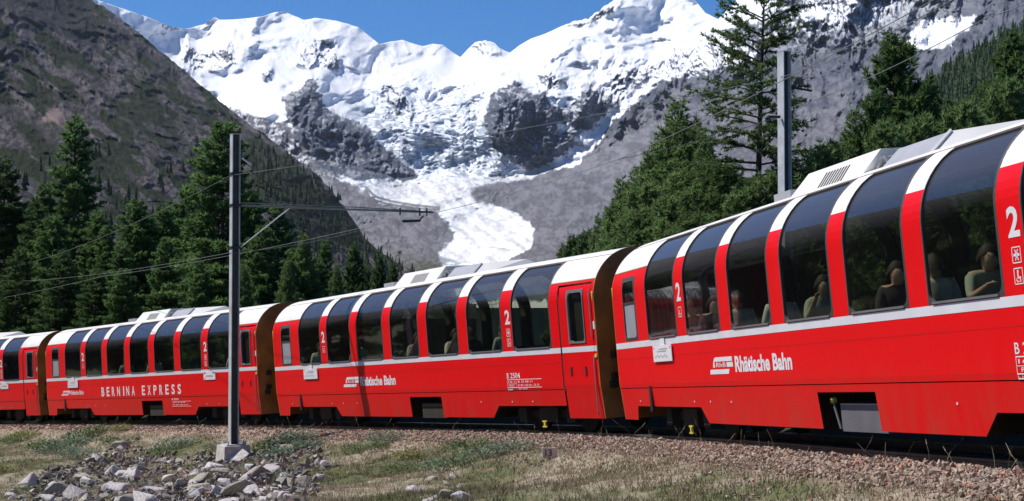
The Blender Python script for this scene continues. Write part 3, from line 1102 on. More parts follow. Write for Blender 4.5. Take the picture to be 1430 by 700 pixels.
def build_side(root, side):
    # skirt with bogie openings and the equipment opening, side panel above the seam
    mb = MB()
    for s0, a, s1, b in ((.02, .45, .75, .45), (.75, .45, .86, .68), (.86, .68, 4.0, .68), (4.0, .68, 4.25, .45), (4.25, .45, 8.27, .45), (8.27, .885, 9.83, .885), (9.83, .45, 12.05, .45), (12.05, .45, 12.33, .68), (12.33, .68, 14.94, .68)):
        sheet(mb, s0, s1, a, .972, side, 0, b)
    mb.build('skirt_panel', M['red'], root)
    mb = MB()
    sheet(mb, .02, 14.94, .984, 1.745, side)
    mb.build('side_panel', M['red'], root)
    mb = MB()
    sheet(mb, .02, 14.94, 1.642, 1.74, side, .003)
    mb.build('stripe', M['stripe'], root)
    sheet(MB(), .02, 14.94, 1.462, 1.468, side, .002).build('body_crease', M['crease'], root)
    ep = sheet(MB(), 16.10, 16.18, .45, U_WHITE, side).build('end_post', M['red'], root)
    sheet(MB(), 16.10, 16.18, 1.642, 1.74, side, .003).build('post_stripe', M['stripe'], ep)
    mb = MB()
    sheet(mb, .02, .60, 1.745, U_WHITE, side)
    sheet(mb, 1.32, WIN0, 1.745, U_WHITE, side)
    sheet(mb, .60, 1.32, 2.72, U_WHITE, side)
    sheet(mb, .60, 1.32, 1.745, 1.76, side)
    mb.build('end_panel', M['red'], root)
    sheet(MB(), WIN0 + 6 * WPITCH + WW, 14.94, 1.745, U_WHITE, side).build('pillar', M['red'], root)
    sheet(MB(), 14.94, 16.10, 2.76, U_WHITE, side).build('door_header', M['red'], root)
    for k in range(6):
        a, b = WIN0 + k * WPITCH + WW, WIN0 + (k + 1) * WPITCH
        pil = sheet(MB(), a, b, 1.745, U_WHITE, side).build('pillar', M['red'], root)
        sheet(MB(), a, b, U_WHITE, U_TOP, side).build('roof_rib', M['white'], pil)
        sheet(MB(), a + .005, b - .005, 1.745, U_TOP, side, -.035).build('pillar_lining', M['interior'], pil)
    for k in range(7):
        a = WIN0 + k * WPITCH
        g = sheet(MB(), a + .01, a + WW - .01, 1.76, U_TOP - .01, side, -.014).build('window', M['glass'], root, True)
        ring(MB(), a, a + WW, 1.745, U_TOP, .034, .10, side, .006).build('window_frame', M['rubber'], g)
        mb = MB()
        y0, y1 = sorted((side * 1.303, side * 1.318))
        mb.box(a + .10, a + WW - .10, y0, y1, 1.752, 1.775)
        mb.build('window_sill', M['sillmetal'], g)
    # small end window: clear top vent, frosted lower pane
    g = sheet(MB(), .61, 1.31, 2.40, 2.71, side, -.014).build('window', M['glass'], root)
    ring(MB(), .60, 1.32, 1.76, 2.72, .05, .08, side, .008).build('window_frame', M['rubber'], g)
    sheet(MB(), .64, 1.28, 1.80, 2.37, side, -.012).build('frosted_pane', M['blind'], g)
    y0, y1 = sorted((side * 1.28, side * 1.302))
    MB().box(.64, 1.28, y0, y1, 2.37, 2.40).build('transom', M['rubber'], g)
    # end door
    mb = MB()
    for (a, b, u0, u1) in ((14.97, 16.07, .45, 1.745), (14.97, 15.27, 1.745, 2.74), (15.80, 16.07, 1.745, 2.74), (15.27, 15.80, 1.745, 1.82), (15.27, 15.80, 2.67, 2.74)):
        sheet(mb, a, b, u0, u1, side, -.012)
    d = mb.build('door', M['red'], root)
    sheet(MB(), 14.97, 16.07, 1.642, 1.74, side, -.010).build('door_stripe', M['stripe'], d)
    sheet(MB(), 15.28, 15.79, 1.83, 2.66, side, -.03).build('door_window', M['glass'], d)
    ring(MB(), 15.25, 15.82, 1.80, 2.69, .035, .07, side, -.002).build('door_window_frame', M['sillmetal'], d)
    for sx in (15.22, 15.72):
        y0, y1 = sorted((side * 1.285, side * 1.30))
        MB().box(sx, sx + .05, y0, y1, 1.22, 1.38).build('door_handle', M['black'], d)
    mb = MB()
    y0, y1 = sorted((side * 1.17, side * 1.20))
    mb.box(14.94, 16.10, y0, y1, .60, 2.76)
    mb.box(14.94, 14.97, *sorted((side * 1.25, side * 1.29)), .95, 2.76)
    mb.build('door_gasket', M['rubber'], d)
    # grab rail, lamps and lettering-free fittings
    mb = MB()
    for z0, z1 in ((.46, 1.55), (1.80, 2.75)):
        mb.tube([(16.085, side * 1.31, z0 + .06), (16.085, side * 1.325, z0 + .12), (16.085, side * 1.325, z1 - .12), (16.085, side * 1.31, z1)], .012, 5)
    mb.build('grab_rail', M['sillmetal'], root)
    if side < 0:
        for sx, z0, z1, w in ((16.12, 2.03, 2.17, .05),):
            MB().box(sx, sx + w, -1.306, -1.300, z0, z1).build('marker_plate', M['letter'], root)
        mb = MB()
        for sx in (.02, 16.13):
            mb.add([(sx, -1.305, 2.70), (sx + .06, -1.305, 2.70), (sx + .03, -1.305, 2.52)], [(0, 1, 2)])
        mb.build('edge_mark', M['yellow'], root)
        MB().disc((16.14, 1.56), .035, -1.318, -1.30).build('door_button', M['yellow'], root)
        mb = MB()
        for sx in (1.05, 3.75, 4.45, 5.3, 11.6, 12.9, 13.7):
            mb.box(sx, sx + .025, -1.279, -1.25, .75, .775)
        mb.build('lifting_mark', M['letter'], root)
        mb = MB()
        mb.box(1.66, 1.77, -1.306, -1.26, .60, 1.01)
        mb.build('cable_socket', M['black'], root)


def build_coach():
    root = link('panorama_coach', None)
    build_side(root, -1)
    build_side(root, 1)
    mb = MB()
    for side in (-1, 1):
        sheet(mb, .02, 16.18, U_TOP, 3.80, side)
        sheet(mb, .02, WIN0, U_WHITE, U_TOP, side)
        sheet(mb, WIN0 + 6 * WPITCH + WW, 16.18, U_WHITE, U_TOP, side)
    roof = mb.build('roof', M['white'], root, True)
    mb = MB()
    for side in (-1, 1):
        sheet(mb, .02, 16.18, U_TOP, U_TOP + .012, side, .004)
        sheet(mb, .02, WIN0, U_WHITE - .006, U_WHITE + .006, side, .004)
        sheet(mb, WIN0 + 6 * WPITCH + WW, 16.18, U_WHITE - .006, U_WHITE + .006, side, .004)
    mb.build('roof_seam', M['brown'], roof)
    for x0, x1 in ((0.0, .02), (16.18, 16.2)):
        us = usteps(.45, 3.8)
        loop = [prof(u) for u in us]
        pts = [(-y, z) for y, z in loop] + [(y, z) for y, z in loop[::-1][1:]]
        n = len(pts)
        mb = MB()
        mb.add([(x0, y, z) for y, z in pts] + [(x1, y, z) for y, z in pts], [tuple(range(n))[::-1], tuple(range(n, 2 * n))] + [(i, (i + 1) % n, n + (i + 1) % n, n + i) for i in range(n)])
        e = mb.build('end_wall', M['brown'], root)
        s = -1 if x0 == 0 else 1
        xx = sorted((x0 if s < 0 else x1, (x0 if s < 0 else x1) + s * .10))
        for yy, zz in ((-1.0, 1.12), (-.98, 1.5), (-1.05, .98)):
            MB().box(xx[0], xx[1], yy - .06, yy + .06, zz, zz + .12).build('jumper_socket', M['black'], e)
        mb = MB()
        for q in range(4):
            a = .04 + q * .09
            x_0, x_1 = (x0 - a - .07, x0 - a) if s < 0 else (x1 + a, x1 + a + .07)
            mb.box(x_0, x_1, -.55, .55, .95, 2.95)
        mb.build('gangway_bellows', M['rubber'], e)
    mb = MB()
    mb.box(.1, 16.1, -1.0, 1.0, .86, .93)
    mb.box(4.4, 7.9, -1.1, 1.1, .42, .86)
    mb.box(10.0, 11.8, -1.1, 1.1, .42, .86)
    mb.box(.2, 16.0, -.2, .2, .5, .86)
    mb.build('underframe', M['dark'], root)
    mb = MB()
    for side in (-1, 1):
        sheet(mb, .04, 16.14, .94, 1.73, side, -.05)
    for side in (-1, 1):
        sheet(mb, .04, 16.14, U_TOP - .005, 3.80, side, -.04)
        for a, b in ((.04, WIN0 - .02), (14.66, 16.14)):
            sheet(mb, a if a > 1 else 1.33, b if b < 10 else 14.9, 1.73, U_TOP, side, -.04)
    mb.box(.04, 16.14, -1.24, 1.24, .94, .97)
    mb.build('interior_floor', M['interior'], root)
    # seats in facing pairs, one pair to a window bay
    sb = MB()
    sb.box(-.24, .24, -.5, .5, 1.27, 1.42)
    sb.add([(-.24, -.5, 1.42), (-.16, -.5, 1.42), (-.24, -.5, 1.80), (-.32, -.5, 1.78), (-.24, .5, 1.42), (-.16, .5, 1.42), (-.24, .5, 1.80), (-.32, .5, 1.78)],
           [(0, 3, 2, 1), (4, 5, 6, 7), (0, 1, 5, 4), (1, 2, 6, 5), (2, 3, 7, 6), (3, 0, 4, 7)])
    sb.box(-.15, .15, -.1, .1, .97, 1.27)
    sm_ = sb.mesh('seat')
    sm_.materials.append(M['seat'])
    for k in range(7):
        for y in (-.68, .68):
            for dx, rz in ((.12, 0), (1.36, math.pi)):
                o = link('seat', sm_, None, root)
                o.location = (WIN0 + k * WPITCH + dx, y, 0)
                o.rotation_euler = (0, 0, rz)
    # bogies
    for xc in (2.45, 13.65):
        mb = MB()
        for side in (-1, 1):
            mb.box(xc - 1.35, xc + 1.35, side * .78 - .05, side * .78 + .05, .42, .56)
            mb.box(xc - .35, xc + .35, side * .86 - .06, side * .86 + .06, .34, .62)
            for dx in (-.9, .9):
                mb.box(xc + dx - .14, xc + dx + .14, side * .88 - .09, side * .88 + .09, .34, .62)
        mb.box(xc - .2, xc + .2, -.9, .9, .45, .8)
        b = mb.build('bogie', M['dark'], root)
        for dx in (-.9, .9):
            for side in (-1, 1):
                MB().disc((xc + dx, RAIL_TOP + .345), .345, side * .53 - .055, side * .53 + .055).build('wheel', M['dark'], b)
    # roof units: louvred white housing and a low grey one
    mb = MB()
    mb.add([(6.35, -.62, 3.36), (8.56, -.62, 3.36), (8.56, .62, 3.36), (6.35, .62, 3.36), (6.55, -.36, 3.70), (8.70, -.36, 3.70), (8.70, .36, 3.70), (6.55, .36, 3.70)],
           [(0, 3, 2, 1), (4, 5, 6, 7), (0, 1, 5, 4), (1, 2, 6, 5), (2, 3, 7, 6), (3, 0, 4, 7)])
    ac = mb.build('air_conditioner', M['white'], roof)
    mb = MB()
    for q in range(9):
        x = 7.25 + q * .085
        mb.add([(x, -.575, 3.425), (x + .045, -.575, 3.425), (x + .045, -.425, 3.62), (x, -.425, 3.62)], [(0, 1, 2, 3)])
    mb.build('louvre', M['dark'], roof)
    mb = MB()
    for x in (6.6, 7.05, 8.1, 8.45):
        mb.add([(x, -.604, 3.385), (x + .04, -.604, 3.385), (x + .04, -.580, 3.417), (x, -.580, 3.417)], [(0, 1, 2, 3)])
    mb.build('bolt', M['black'], roof)
    mb = MB()
    mb.box(5.75, 6.33, -.55, .55, 3.36, 3.53)
    mb.build('roof_box', M['greybox'], roof)
    mb = MB()
    mb.add([(9.10, -.66, 3.34), (10.35, -.66, 3.34), (11.6, .66, 3.34), (9.10, .66, 3.34), (9.10, -.34, 3.63), (10.35, -.34, 3.63), (11.1, .34, 3.63), (9.10, .34, 3.63)],
           [(0, 3, 2, 1), (4, 5, 6, 7), (0, 1, 5, 4), (1, 2, 6, 5), (2, 3, 7, 6), (3, 0, 4, 7)])
    mb.build('roof_box', M['greybox'], roof)
    mb = MB()
    mb.tube([(10.36, -.67, 3.35), (10.36, -.345, 3.64)], .02, 5)
    mb.build('roof_trim', M['white'], roof)
    mb = MB()
    for q in range(4):
        mb.tube([(8.64, -.4 + q * .1, 3.46), (8.76, -.4 + q * .1, 3.56 + .02 * q), (8.92, -.42 + q * .1, 3.57), (9.02, -.44 + q * .1, 3.48), (9.04, -.45 + q * .1, 3.40)], .026, 6)
    mb.build('roof_pipe', M['sillmetal'], roof)
    return root


def copy_tree(o, parent=None):
    c = o.copy()
    COL.objects.link(c)
    c.parent = parent
    for ch in list(o.children):
        copy_tree(ch, c)
    return c


COACH = {'A': build_coach()}
for k in 'BCD':
    COACH[k] = copy_tree(COACH['A'])
for k in 'ABCD':
    COACH[k].matrix_world = coach_matrix(k)
for k in 'ABCD':
    MB().box(8.62, 9.80, -1.16, .9, .42, .74).build('equipment_box', M['boxgrey'] if k == 'A' else M['dark'], COACH[k])
MB().tube([(8.45, -1.15, .82), (8.50, -1.18, .70), (8.62, -1.18, .45)], .014, 6).build('hose', M['boxgrey'], COACH['A'])
MB().disc((8.45, .78), .035, -1.19, -1.14, 8).build('hose_cap', M['yellow'], COACH['A'])
for k, sx in (('A', 3.25), ('B', 13.95)):
    mb = MB()
    mb.box(sx - .075, sx + .075, -1.20, -1.17, .37, .395)
    mb.box(sx - .075, sx + .075, -1.20, -1.17, .27, .295)
    mb.box(sx - .025, sx + .025, -1.20, -1.17, .295, .37)
    mb.build('yellow_valve', M['yellow'], COACH[k])
GRP = 'coaches of the train'
tag(COACH['A'], 'red and white panorama coach with its windows full of passengers, free of any mast shadow', 'train coach', GRP)
tag(COACH['B'], 'red and white panorama coach crossed by the dark shadow of the mast', 'train coach', GRP)
tag(COACH['C'], 'red and white panorama coach with widely spaced white capital letters along its side', 'train coach', GRP)
tag(COACH['D'], 'red and white panorama coach coupled behind the one with spaced capital letters', 'train coach', GRP)


# lettering painted on the coaches
def text_mesh(body, bold):
    cu = bpy.data.curves.new('lettering', 'FONT')
    cu.body = body
    cu.offset = bold
    cu.resolution_u = 3
    t = bpy.data.objects.new('lettering', cu)
    COL.objects.link(t)
    me = bpy.data.meshes.new_from_object(t)
    bpy.data.objects.remove(t)
    return me


def paint_text(parent, body, s0, s1, z0, z1, bold=.02, name='lettering', mat='letter', y=-1.3035, fit=None):
    me = text_mesh(body, bold)
    co = np.empty(len(me.vertices) * 3)
    me.vertices.foreach_get('co', co)
    co = co.reshape(-1, 3)
    lo, hi = co.min(0), co.max(0)
    out = np.empty_like(co)
    out[:, 0] = s0 + (co[:, 0] - lo[0]) / (hi[0] - lo[0]) * (s1 - s0)
    out[:, 2] = z0 + (co[:, 1] - lo[1]) / (hi[1] - lo[1]) * (z1 - z0)
    out[:, 1] = y
    me.vertices.foreach_set('co', out.ravel())
    me.materials.clear()
    me.materials.append(M[mat])
    me.update()
    return link(name, me, None, parent)


def quads(parent, name, polys, mat='letter', y=-1.3035):
    mb = MB()
    for p in polys:
        mb.add([(s, y, z) for s, z in p], [tuple(range(len(p)))])
    return mb.build(name, M[mat], parent)


def rect(s0, s1, z0, z1):
    return [(s0, z0), (s1, z0), (s1, z1), (s0, z1)]


def logo(parent, s0, s1, z0, z1):
    w, h = s1 - s0, z1 - z0

    def q(pts):
        return [(s0 + a * w, z0 + b * h) for a, b in pts]
    quads(parent, 'logo', [q([(.22, .74), (.98, .74), (.98, 1), (.27, 1), (.22, .93)]), q([(.15, .40), (.24, .40), (.22, .74), (.22, .93), (.17, .70)]),
                           q([(.74, .40), (1.0, .40), (1.0, .68), (.74, .68)]), q([(0, 0), (.80, 0), (.84, .28), (.02, .28)])])
    paint_text(parent, 'RhB', s0 + .29 * w, s0 + .70 * w, z0 + .41 * h, z0 + .68 * h, .01, 'logo')


def pict(parent, s, z, kind):
    a = .075
    t = .010
    P = [rect(s - a, s + a, z - a, z - a + t), rect(s - a, s + a, z + a - t, z + a), rect(s - a, s - a + t, z - a, z + a), rect(s + a - t, s + a, z - a, z + a)]
    if kind == 'chair':
        P += [rect(s - .02, s + .005, z + .03, z + .055), rect(s - .02, s, z - .02, z + .03), rect(s - .02, s + .035, z - .025, z - .005), rect(s + .02, s + .035, z - .055, z - .02)]
        P += [[(s - .035, z - .01), (s - .045, z - .035), (s - .03, z - .055), (s - .005, z - .055), (s + .01, z - .04), (s, z - .045), (s - .02, z - .045), (s - .033, z - .03)]]
    elif kind == 'nosmoke':
        P += [rect(s - .05, s + .05, z - .012, z + .012), [(s - .03, z - .05), (s - .015, z - .05), (s + .035, z + .05), (s + .02, z + .05)], [(s + .02, z - .05), (s + .035, z - .05), (s - .015, z + .05), (s - .03, z + .05)]]
    else:
        P += [rect(s - .03, s + .03, z - .04, z - .025), rect(s - .03, s - .015, z - .025, z + .03)]
    quads(parent, 'pictogram', P)


def plate(parent, s0, s1, z0, z1, tab):
    mb = MB()
    mb.box(s0, s1, -1.330, -1.318, z0, z1)
    if tab:
        sc = (s0 + s1) / 2
        mb.box(sc - .10, sc + .12, -1.322, -1.312, z1 - .02, z1 + .10)
    o = mb.build('destination_plate', M['letter'], parent)
    P = [rect(s0 + .10 + .09 * i, s0 + .15 + .09 * i, z0 + .06 + .02 * (i % 2), z0 + .085 + .02 * (i % 2)) for i in range(7)]
    P += [rect(s0 + .2, s1 - .25, z0 + .15, z0 + .165), rect(s0 + .3, s1 - .2, z1 - .07, z1 - .055)]
    quads(o, 'plate_print', P, 'greybox', -1.3325)
    quads(o, 'plate_screw', [rect(a, a + .03, z1 - .06, z1 - .03) for a in (s0 + .04, s1 - .07)], 'red', -1.3325)


for k, num in zip('ABCD', ('B 2505', 'B 2504', 'B 2503', 'B 2502')):
    c = COACH[k]
    for s in (3.55, 13.02):
        paint_text(c, '2', s - .10, s + .10, 2.26, 2.54, .03, 'class_number')
    pict(c, 3.55, 2.10, 'seat')
    pict(c, 13.02, 2.10, 'nosmoke')
    pict(c, 13.02, 1.91, 'chair')
    plate(c, 2.14, 3.06, 1.385, 1.64, True)
    if k in 'AB':
        logo(c, 4.64, 5.58, 1.15, 1.385)
        paint_text(c, 'Rhätische Bahn', 5.66, 7.64, 1.165, 1.385, .036)
        paint_text(c, num[0], 12.82, 12.90, 1.215, 1.32, .012, 'class_letter')
        paint_text(c, num[2:], 12.96, 13.34, 1.215, 1.32, .012, 'coach_number')
        z = .955
        quads(c, 'inscription', [rect(12.82, 14.15, 1.185, 1.197), rect(12.82, 14.15, 1.03, 1.042), rect(12.82, 13.2, 1.105, 1.111), rect(12.82, 12.828, 1.042, 1.185), rect(13.19, 13.198, 1.042, 1.185), rect(12.83, 13.02, .988, .998)])
        for a, b, s0, s1, z0, z1 in (('16 t', 0, 12.86, 13.15, 1.13, 1.17), ('RIC', 0, 12.90, 13.10, 1.055, 1.095), ('B 15 04 11', 0, 13.25, 13.80, 1.125, 1.17), ('R 40 t 60 km', 0, 13.25, 13.78, 1.06, 1.10), ('O O', 0, 13.85, 14.05, 1.06, 1.10), ('L 16.9', 0, 12.83, 13.03, 1.003, 1.022), ('REV 06.99', 0, 13.25, 13.6, .998, 1.02)):
            paint_text(c, a, s0, s1, z0, z1, .005, 'inscription')
    else:
        logo(c, 1.45, 2.25, 1.13, 1.29)
        paint_text(c, 'Rhätische Bahn', 2.30, 3.50, 1.145, 1.29, .022)
        P = MB()
        P.box(12.87, 13.63, -1.32, -1.306, 1.445, 1.675)
        pl = P.build('notice_plate', M['letter'], c)
        quads(pl, 'plate_print', [rect(12.9, 13.0, 1.62, 1.66), rect(13.5, 13.6, 1.62, 1.66), rect(13.05, 13.45, 1.56, 1.57), rect(13.0, 13.5, 1.53, 1.54), rect(12.9, 12.98, 1.46, 1.49)], 'red', -1.3225)
        if k == 'C':
            x = 5.08
            for w in ('BERNINA', 'EXPRESS'):
                for ch in w:
                    wd = .13 if ch == 'I' else .27
                    paint_text(c, ch, x + (.05 if ch == 'I' else 0), x + (.05 if ch == 'I' else 0) + (.085 if ch == 'I' else .235), 1.06, 1.36, .025)
                    x += .44 if ch != 'I' else .30
                x = 8.38
        paint_text(c, num, 10.57, 11.03, .885, .945, .012, 'coach_number', y=-1.298)
        quads(c, 'inscription', [rect(10.6, 11.9, .845, .853), rect(10.6, 11.9, .70, .708), rect(10.6, 10.606, .708, .845)], y=-1.2975)
        for a, s0, s1, z0, z1 in (('16 t  B 15 03', 10.65, 11.5, .80, .835), ('R 40 t 60 km', 10.65, 11.6, .73, .765)):
            paint_text(c, a, s0, s1, z0, z1, .005, 'inscription', y=-1.2975)


# ------------------------------------------------------------------ passengers behind the glass
def figure(arm, lean):
    """one continuous seated body facing +x, origin on the floor below the hips"""
    J = {}
    V, E, Rd = [], [], []

    def v(name, p, r, parent=None):
        J[name] = len(V)
        V.append(p)
        Rd.append(r)
        if parent:
            E.append((J[parent], J[name]))
    v('pelvis', (0, 0, .52), (.15, .13))
    v('waist', (.02 + lean * .3, 0, .70), (.14, .12), 'pelvis')
    v('chest', (.03 + lean, 0, .92), (.16, .13), 'waist')
    v('neck', (.045 + lean * 1.2, 0, 1.055), (.055, .055), 'chest')
    v('jaw', (.075 + lean * 1.3, 0, 1.115), (.082, .084), 'neck')
    v('head', (.07 + lean * 1.4, 0, 1.195), (.105, .112), 'jaw')
    v('crown', (.06 + lean * 1.4, 0, 1.28), (.080, .086), 'head')
    v('nose', (.178 + lean * 1.4, 0, 1.165), (.014, .014), 'head')
    for s, q in ((-1, 'r'), (1, 'l')):
        v('sh' + q, (.03 + lean, s * .18, 1.0), (.07, .07), 'chest')
        if arm == 'raise' and s < 0:
            pts = [(.12 + lean, s * .26, .78), (.32 + lean, s * .22, 1.02)]
        elif arm == 'point' and s < 0:
            pts = [(.16 + lean, s * .26, .80), (.42 + lean, s * .22, .90)]
        else:
            pts = [(.05 + lean, s * .25, .74), (.30, s * .18, .66)]
        v('el' + q, pts[0], (.048, .048), 'sh' + q)
        v('ha' + q, pts[1], (.032, .03), 'el' + q)
        d = Vector(pts[1]) - Vector(pts[0])
        d.normalize()
        for i, (o, l) in enumerate(((-.035, .075), (-.012, .09), (.012, .085), (.035, .07))):
            b = Vector(pts[1]) + d * .05 + Vector((0, 0, 1)).cross(d) * o
            v('f%s%d' % (q, i), tuple(b), (.012, .012), 'ha' + q)
            v('g%s%d' % (q, i), tuple(b + d * l * .9 + Vector((0, 0, -.02))), (.008, .008), 'f%s%d' % (q, i))
        th = Vector(pts[1]) + Vector((0, s * -.04, .02)) + d * .02
        v('t' + q, tuple(th + d * .04), (.010, .010), 'ha' + q)
        v('hi' + q, (.06, s * .10, .50), (.10, .10), 'pelvis')
        v('kn' + q, (.48, s * .12, .50), (.07, .07), 'hi' + q)
        v('an' + q, (.46, s * .12, .10), (.045, .045), 'kn' + q)
        v('to' + q, (.62, s * .13, .05), (.04, .03), 'an' + q)
    me = bpy.data.meshes.new('body')
    me.from_pydata(V, E, [])
    o = bpy.data.objects.new('body', me)
    COL.objects.link(o)
    mod = o.modifiers.new('skin', 'SKIN')
    for i, r in enumerate(Rd):
        me.skin_vertices[0].data[i].radius = r
    me.skin_vertices[0].data[0].use_root = True
    sub = o.modifiers.new('sub', 'SUBSURF')
    sub.levels = 1
    dg = bpy.context.evaluated_depsgraph_get()
    res = bpy.data.meshes.new_from_object(o.evaluated_get(dg))
    bpy.data.objects.remove(o)
    for _ in range(3):
        res.materials.append(M['skin'])
    for pl_ in res.polygons:
        z, x, y = pl_.center.z, pl_.center.x, abs(pl_.center.y)
        pl_.use_smooth = True
        skin = z > 1.045 or (y > .12 and x > .16 + lean and z > .6)
        pl_.material_index = 1 if skin else 2 if (z < .58) else 0
    # hair cap
    hb = MB()
    n, mrows = 10, 4
    cx = .065 + lean * 1.4
    vs, fs = [], []
    for i in range(mrows + 1):
        a = R(90 - 85 * i / mrows)
        for k in range(n):
            b = 2 * math.pi * k / n
            vs.append((cx - .024 + .118 * math.cos(a) * math.cos(b), .108 * math.cos(a) * math.sin(b), 1.212 + .118 * math.sin(a) - (.08 if math.cos(b) < -.2 else .03 if math.cos(b) < .5 else -.015) * i / mrows))
    for i in range(mrows):
        fs += [(i * n + k, i * n + (k + 1) % n, (i + 1) * n + (k + 1) % n, (i + 1) * n + k) for k in range(n)]
    return res, hb.add(vs, fs).mesh('hair', True)


FIG = {k: figure(*k) for k in (('raise', .04), ('point', .08), ('rest', .0))}
PEOPLE = [('A', 1, .20, 0, 'rest', 2), ('A', 1, 1.30, 1, 'rest', 0), ('A', 2, .95, 1, 'rest', 0), ('A', 3, .30, 0, 'raise', 1), ('A', 4, .45, 0, 'rest', 2), ('A', 4, 1.42, 1, 'rest', 0),
          ('A', 5, .42, 0, 'point', 1), ('A', 5, 1.38, 1, 'raise', 2), ('A', 0, 1.25, 1, 'raise', 2), ('A', 6, .40, 0, 'rest', 0), ('B', 0, .45, 0, 'rest', 0), ('B', 1, 1.2, 1, 'raise', 1),
          ('B', 3, .5, 0, 'raise', 1), ('B', 4, .5, 0, 'raise', 0), ('B', 4, 1.35, 1, 'rest', 2), ('B', 5, .9, 1, 'rest', 1), ('C', 2, .8, 1, 'raise', 1), ('C', 3, 1.1, 1, 'rest', 0), ('C', 6, 1.0, 1, 'rest', 0)]
SH = ['pale', 'grey-green', 'dark']
ARM = {'raise': 'raising a hand', 'point': 'reaching one arm forward', 'rest': 'sitting back with arms low'}
ORD = ['first', 'second', 'third', 'fourth', 'fifth', 'sixth', 'seventh']
for k, w, dx, flip, arm, sh in PEOPLE:
    key = next(q for q in FIG if q[0] == arm)
    body, hair = FIG[key]
    b = body.copy()
    for i_, m_ in enumerate((M['shirt'][sh], M['skin'], M['trouser'])):
        b.materials[i_] = m_
    root = empty('person', 'passenger in %s top %s, %s big window, %s coach' % (SH[sh], ARM[arm], ORD[w], {'A': 'unshadowed', 'B': 'mast-shadowed', 'C': 'capital-lettered'}[k]), 'person', group='passengers in the train')
    root.matrix_world = coach_matrix(k) @ Matrix.Translation((WIN0 + w * WPITCH + dx, -.93, .97)) @ Matrix.Rotation(math.pi if flip else 0, 4, 'Z')
    link('body', b, None, root)
    link('hair', hair, M['hair'], root)
    ey = MB()
    for q in (-.034, .034):
        ey.box(.146 + key[1] * 1.4, .160 + key[1] * 1.4, q - .014, q + .014, 1.190, 1.207)
    ey.build('eyes', M['black'], root)

# ------------------------------------------------------------------ masts and wires
nB = np.array([math.sin(-1.0652), -math.cos(-1.0652)])        # across the track, to the camera's side
eB = np.array([math.cos(-1.0652), math.sin(-1.0652)])
M1 = at(326, 620, 37.0)
M2 = at(1097, 423, 31.0)


def mast(x, y, ztop, zbase, yaw, label):
    root = empty('catenary_mast', label, 'mast', (x, y, zbase), 'catenary masts')
    root.rotation_euler = (0, 0, yaw)
    H = ztop - zbase
    d, w, tf = .20, .19, .018
    MB().box(d / 2 - tf, d / 2, -w / 2, w / 2, 0, H).build('flange', M['galv'], root)
    MB().box(-d / 2, -d / 2 + tf, -w / 2, w / 2, 0, H).build('flange', M['galv'], root)
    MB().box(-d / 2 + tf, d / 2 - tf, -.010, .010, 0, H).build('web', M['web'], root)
    MB().box(-.105, .105, -.10, .10, H, H + .012).build('cap_plate', M['galv'], root)
    return root, H


yawB = math.atan2(nB[1], nB[0])                               # local +x points to the camera's side
z1b = float(M1[2])
m1, H1 = mast(float(M1[0]), float(M1[1]), float(at(331, 188, 37.0)[2]), z1b, yawB, 'tall grey steel mast on a concrete block in front of the train')
zA = float(at(343, 287, 37.0)[2]) - z1b                       # height of the cantilever
mb = MB()
mb.tube([(-.13, 0, zA), (-5.30, 0, zA - .02)], .024, 8)
mb.tube([(-.13, 0, zA + .07), (-3.0, 0, zA + .05), (-5.30, 0, zA + .0)], .014, 6)
arm = mb.build('cantilever_arm', M['wire'], m1)
zS = float(at(343, 346, 37.0)[2]) - z1b
MB().tube([(-.13, 0, zS), (-1.42, 0, zA)], .014, 6).build('diagonal_strut', M['letter'], m1)
for z in (zA, zS, float(at(343, 243, 37.0)[2]) - z1b):
    MB().box(-.115, .115, -.11, .11, z - .03, z + .03).build('clamp_band', M['black'], m1)
mb = MB()
for x in (-4.35, -4.9, -5.1):
    mb.tube([(x, 0, zA + .08), (x, 0, zA - .12)], .02, 6)
mb.tube([(-5.0, 0, zA - .12), (-4.85, .05, zA - .24)], .02, 6)
mb.tube([(-4.9, .03, zA - .24), (-4.4, .05, zA - .27)], .035, 7)
mb.build('insulator', M['black'], arm)
zU = float(at(343, 240, 37.0)[2])
mb = MB()
mb.tube([(-.13, .1, float(at(343, 221, 37.0)[2]) - z1b), (-.34, .16, float(at(367, 230, 37.0)[2]) - z1b)], .022, 6)
mb.build('insulator', M['letter'], m1)
# base plate and concrete block
mb = MB()
mb.box(-.24, .24, -.22, .22, -.03, 0)
for x in (-.19, .19):
    for y in (-.17, .17):
        mb.tube([(x, y, -.03), (x, y, .09)], .022, 6)
mb.build('base_plate', M['galv'], m1)
mb = MB()
mb.frustum(-.36, .36, -.34, .34, -.75, -.03, .05, .05)
mb.build('concrete_block', M['concrete'], m1)

z2b = gz(float(M2[0]), float(M2[1])) - .1
m2, H2 = mast(float(M2[0]), float(M2[1]), float(at(1095, 73, 31.0)[2]), z2b, yawB + R(4), 'grey steel mast rising behind the train beside the tall sparse larch')
mb = MB()
zz = float(at(1095, 164, 31)[2]) - z2b
mb.tube([(.13, 0, zz), (.45, .02, zz - .02)], .03, 7)
mb.tube([(-.13, 0, float(at(1095, 121, 31)[2]) - z2b), (-.75, .0, float(at(1095, 123, 31)[2]) - z2b)], .022, 6)
mb.build('insulator', M['black'], m2)


def wire(pts, sag, label, r=.0065):
    P = []
    for a, b, sg in zip(pts[:-1], pts[1:], sag):
        a, b = Vector(a), Vector(b)
        for k in range(16):
            t = k / 16
            P.append(a.lerp(b, t) - Vector((0, 0, 4 * sg * t * (1 - t))))
    P.append(Vector(pts[-1]))
    o = MB().tube(P, r, 5).build('overhead_wire', M['wire'])
    return tag(o, label, 'wire', 'overhead wires')


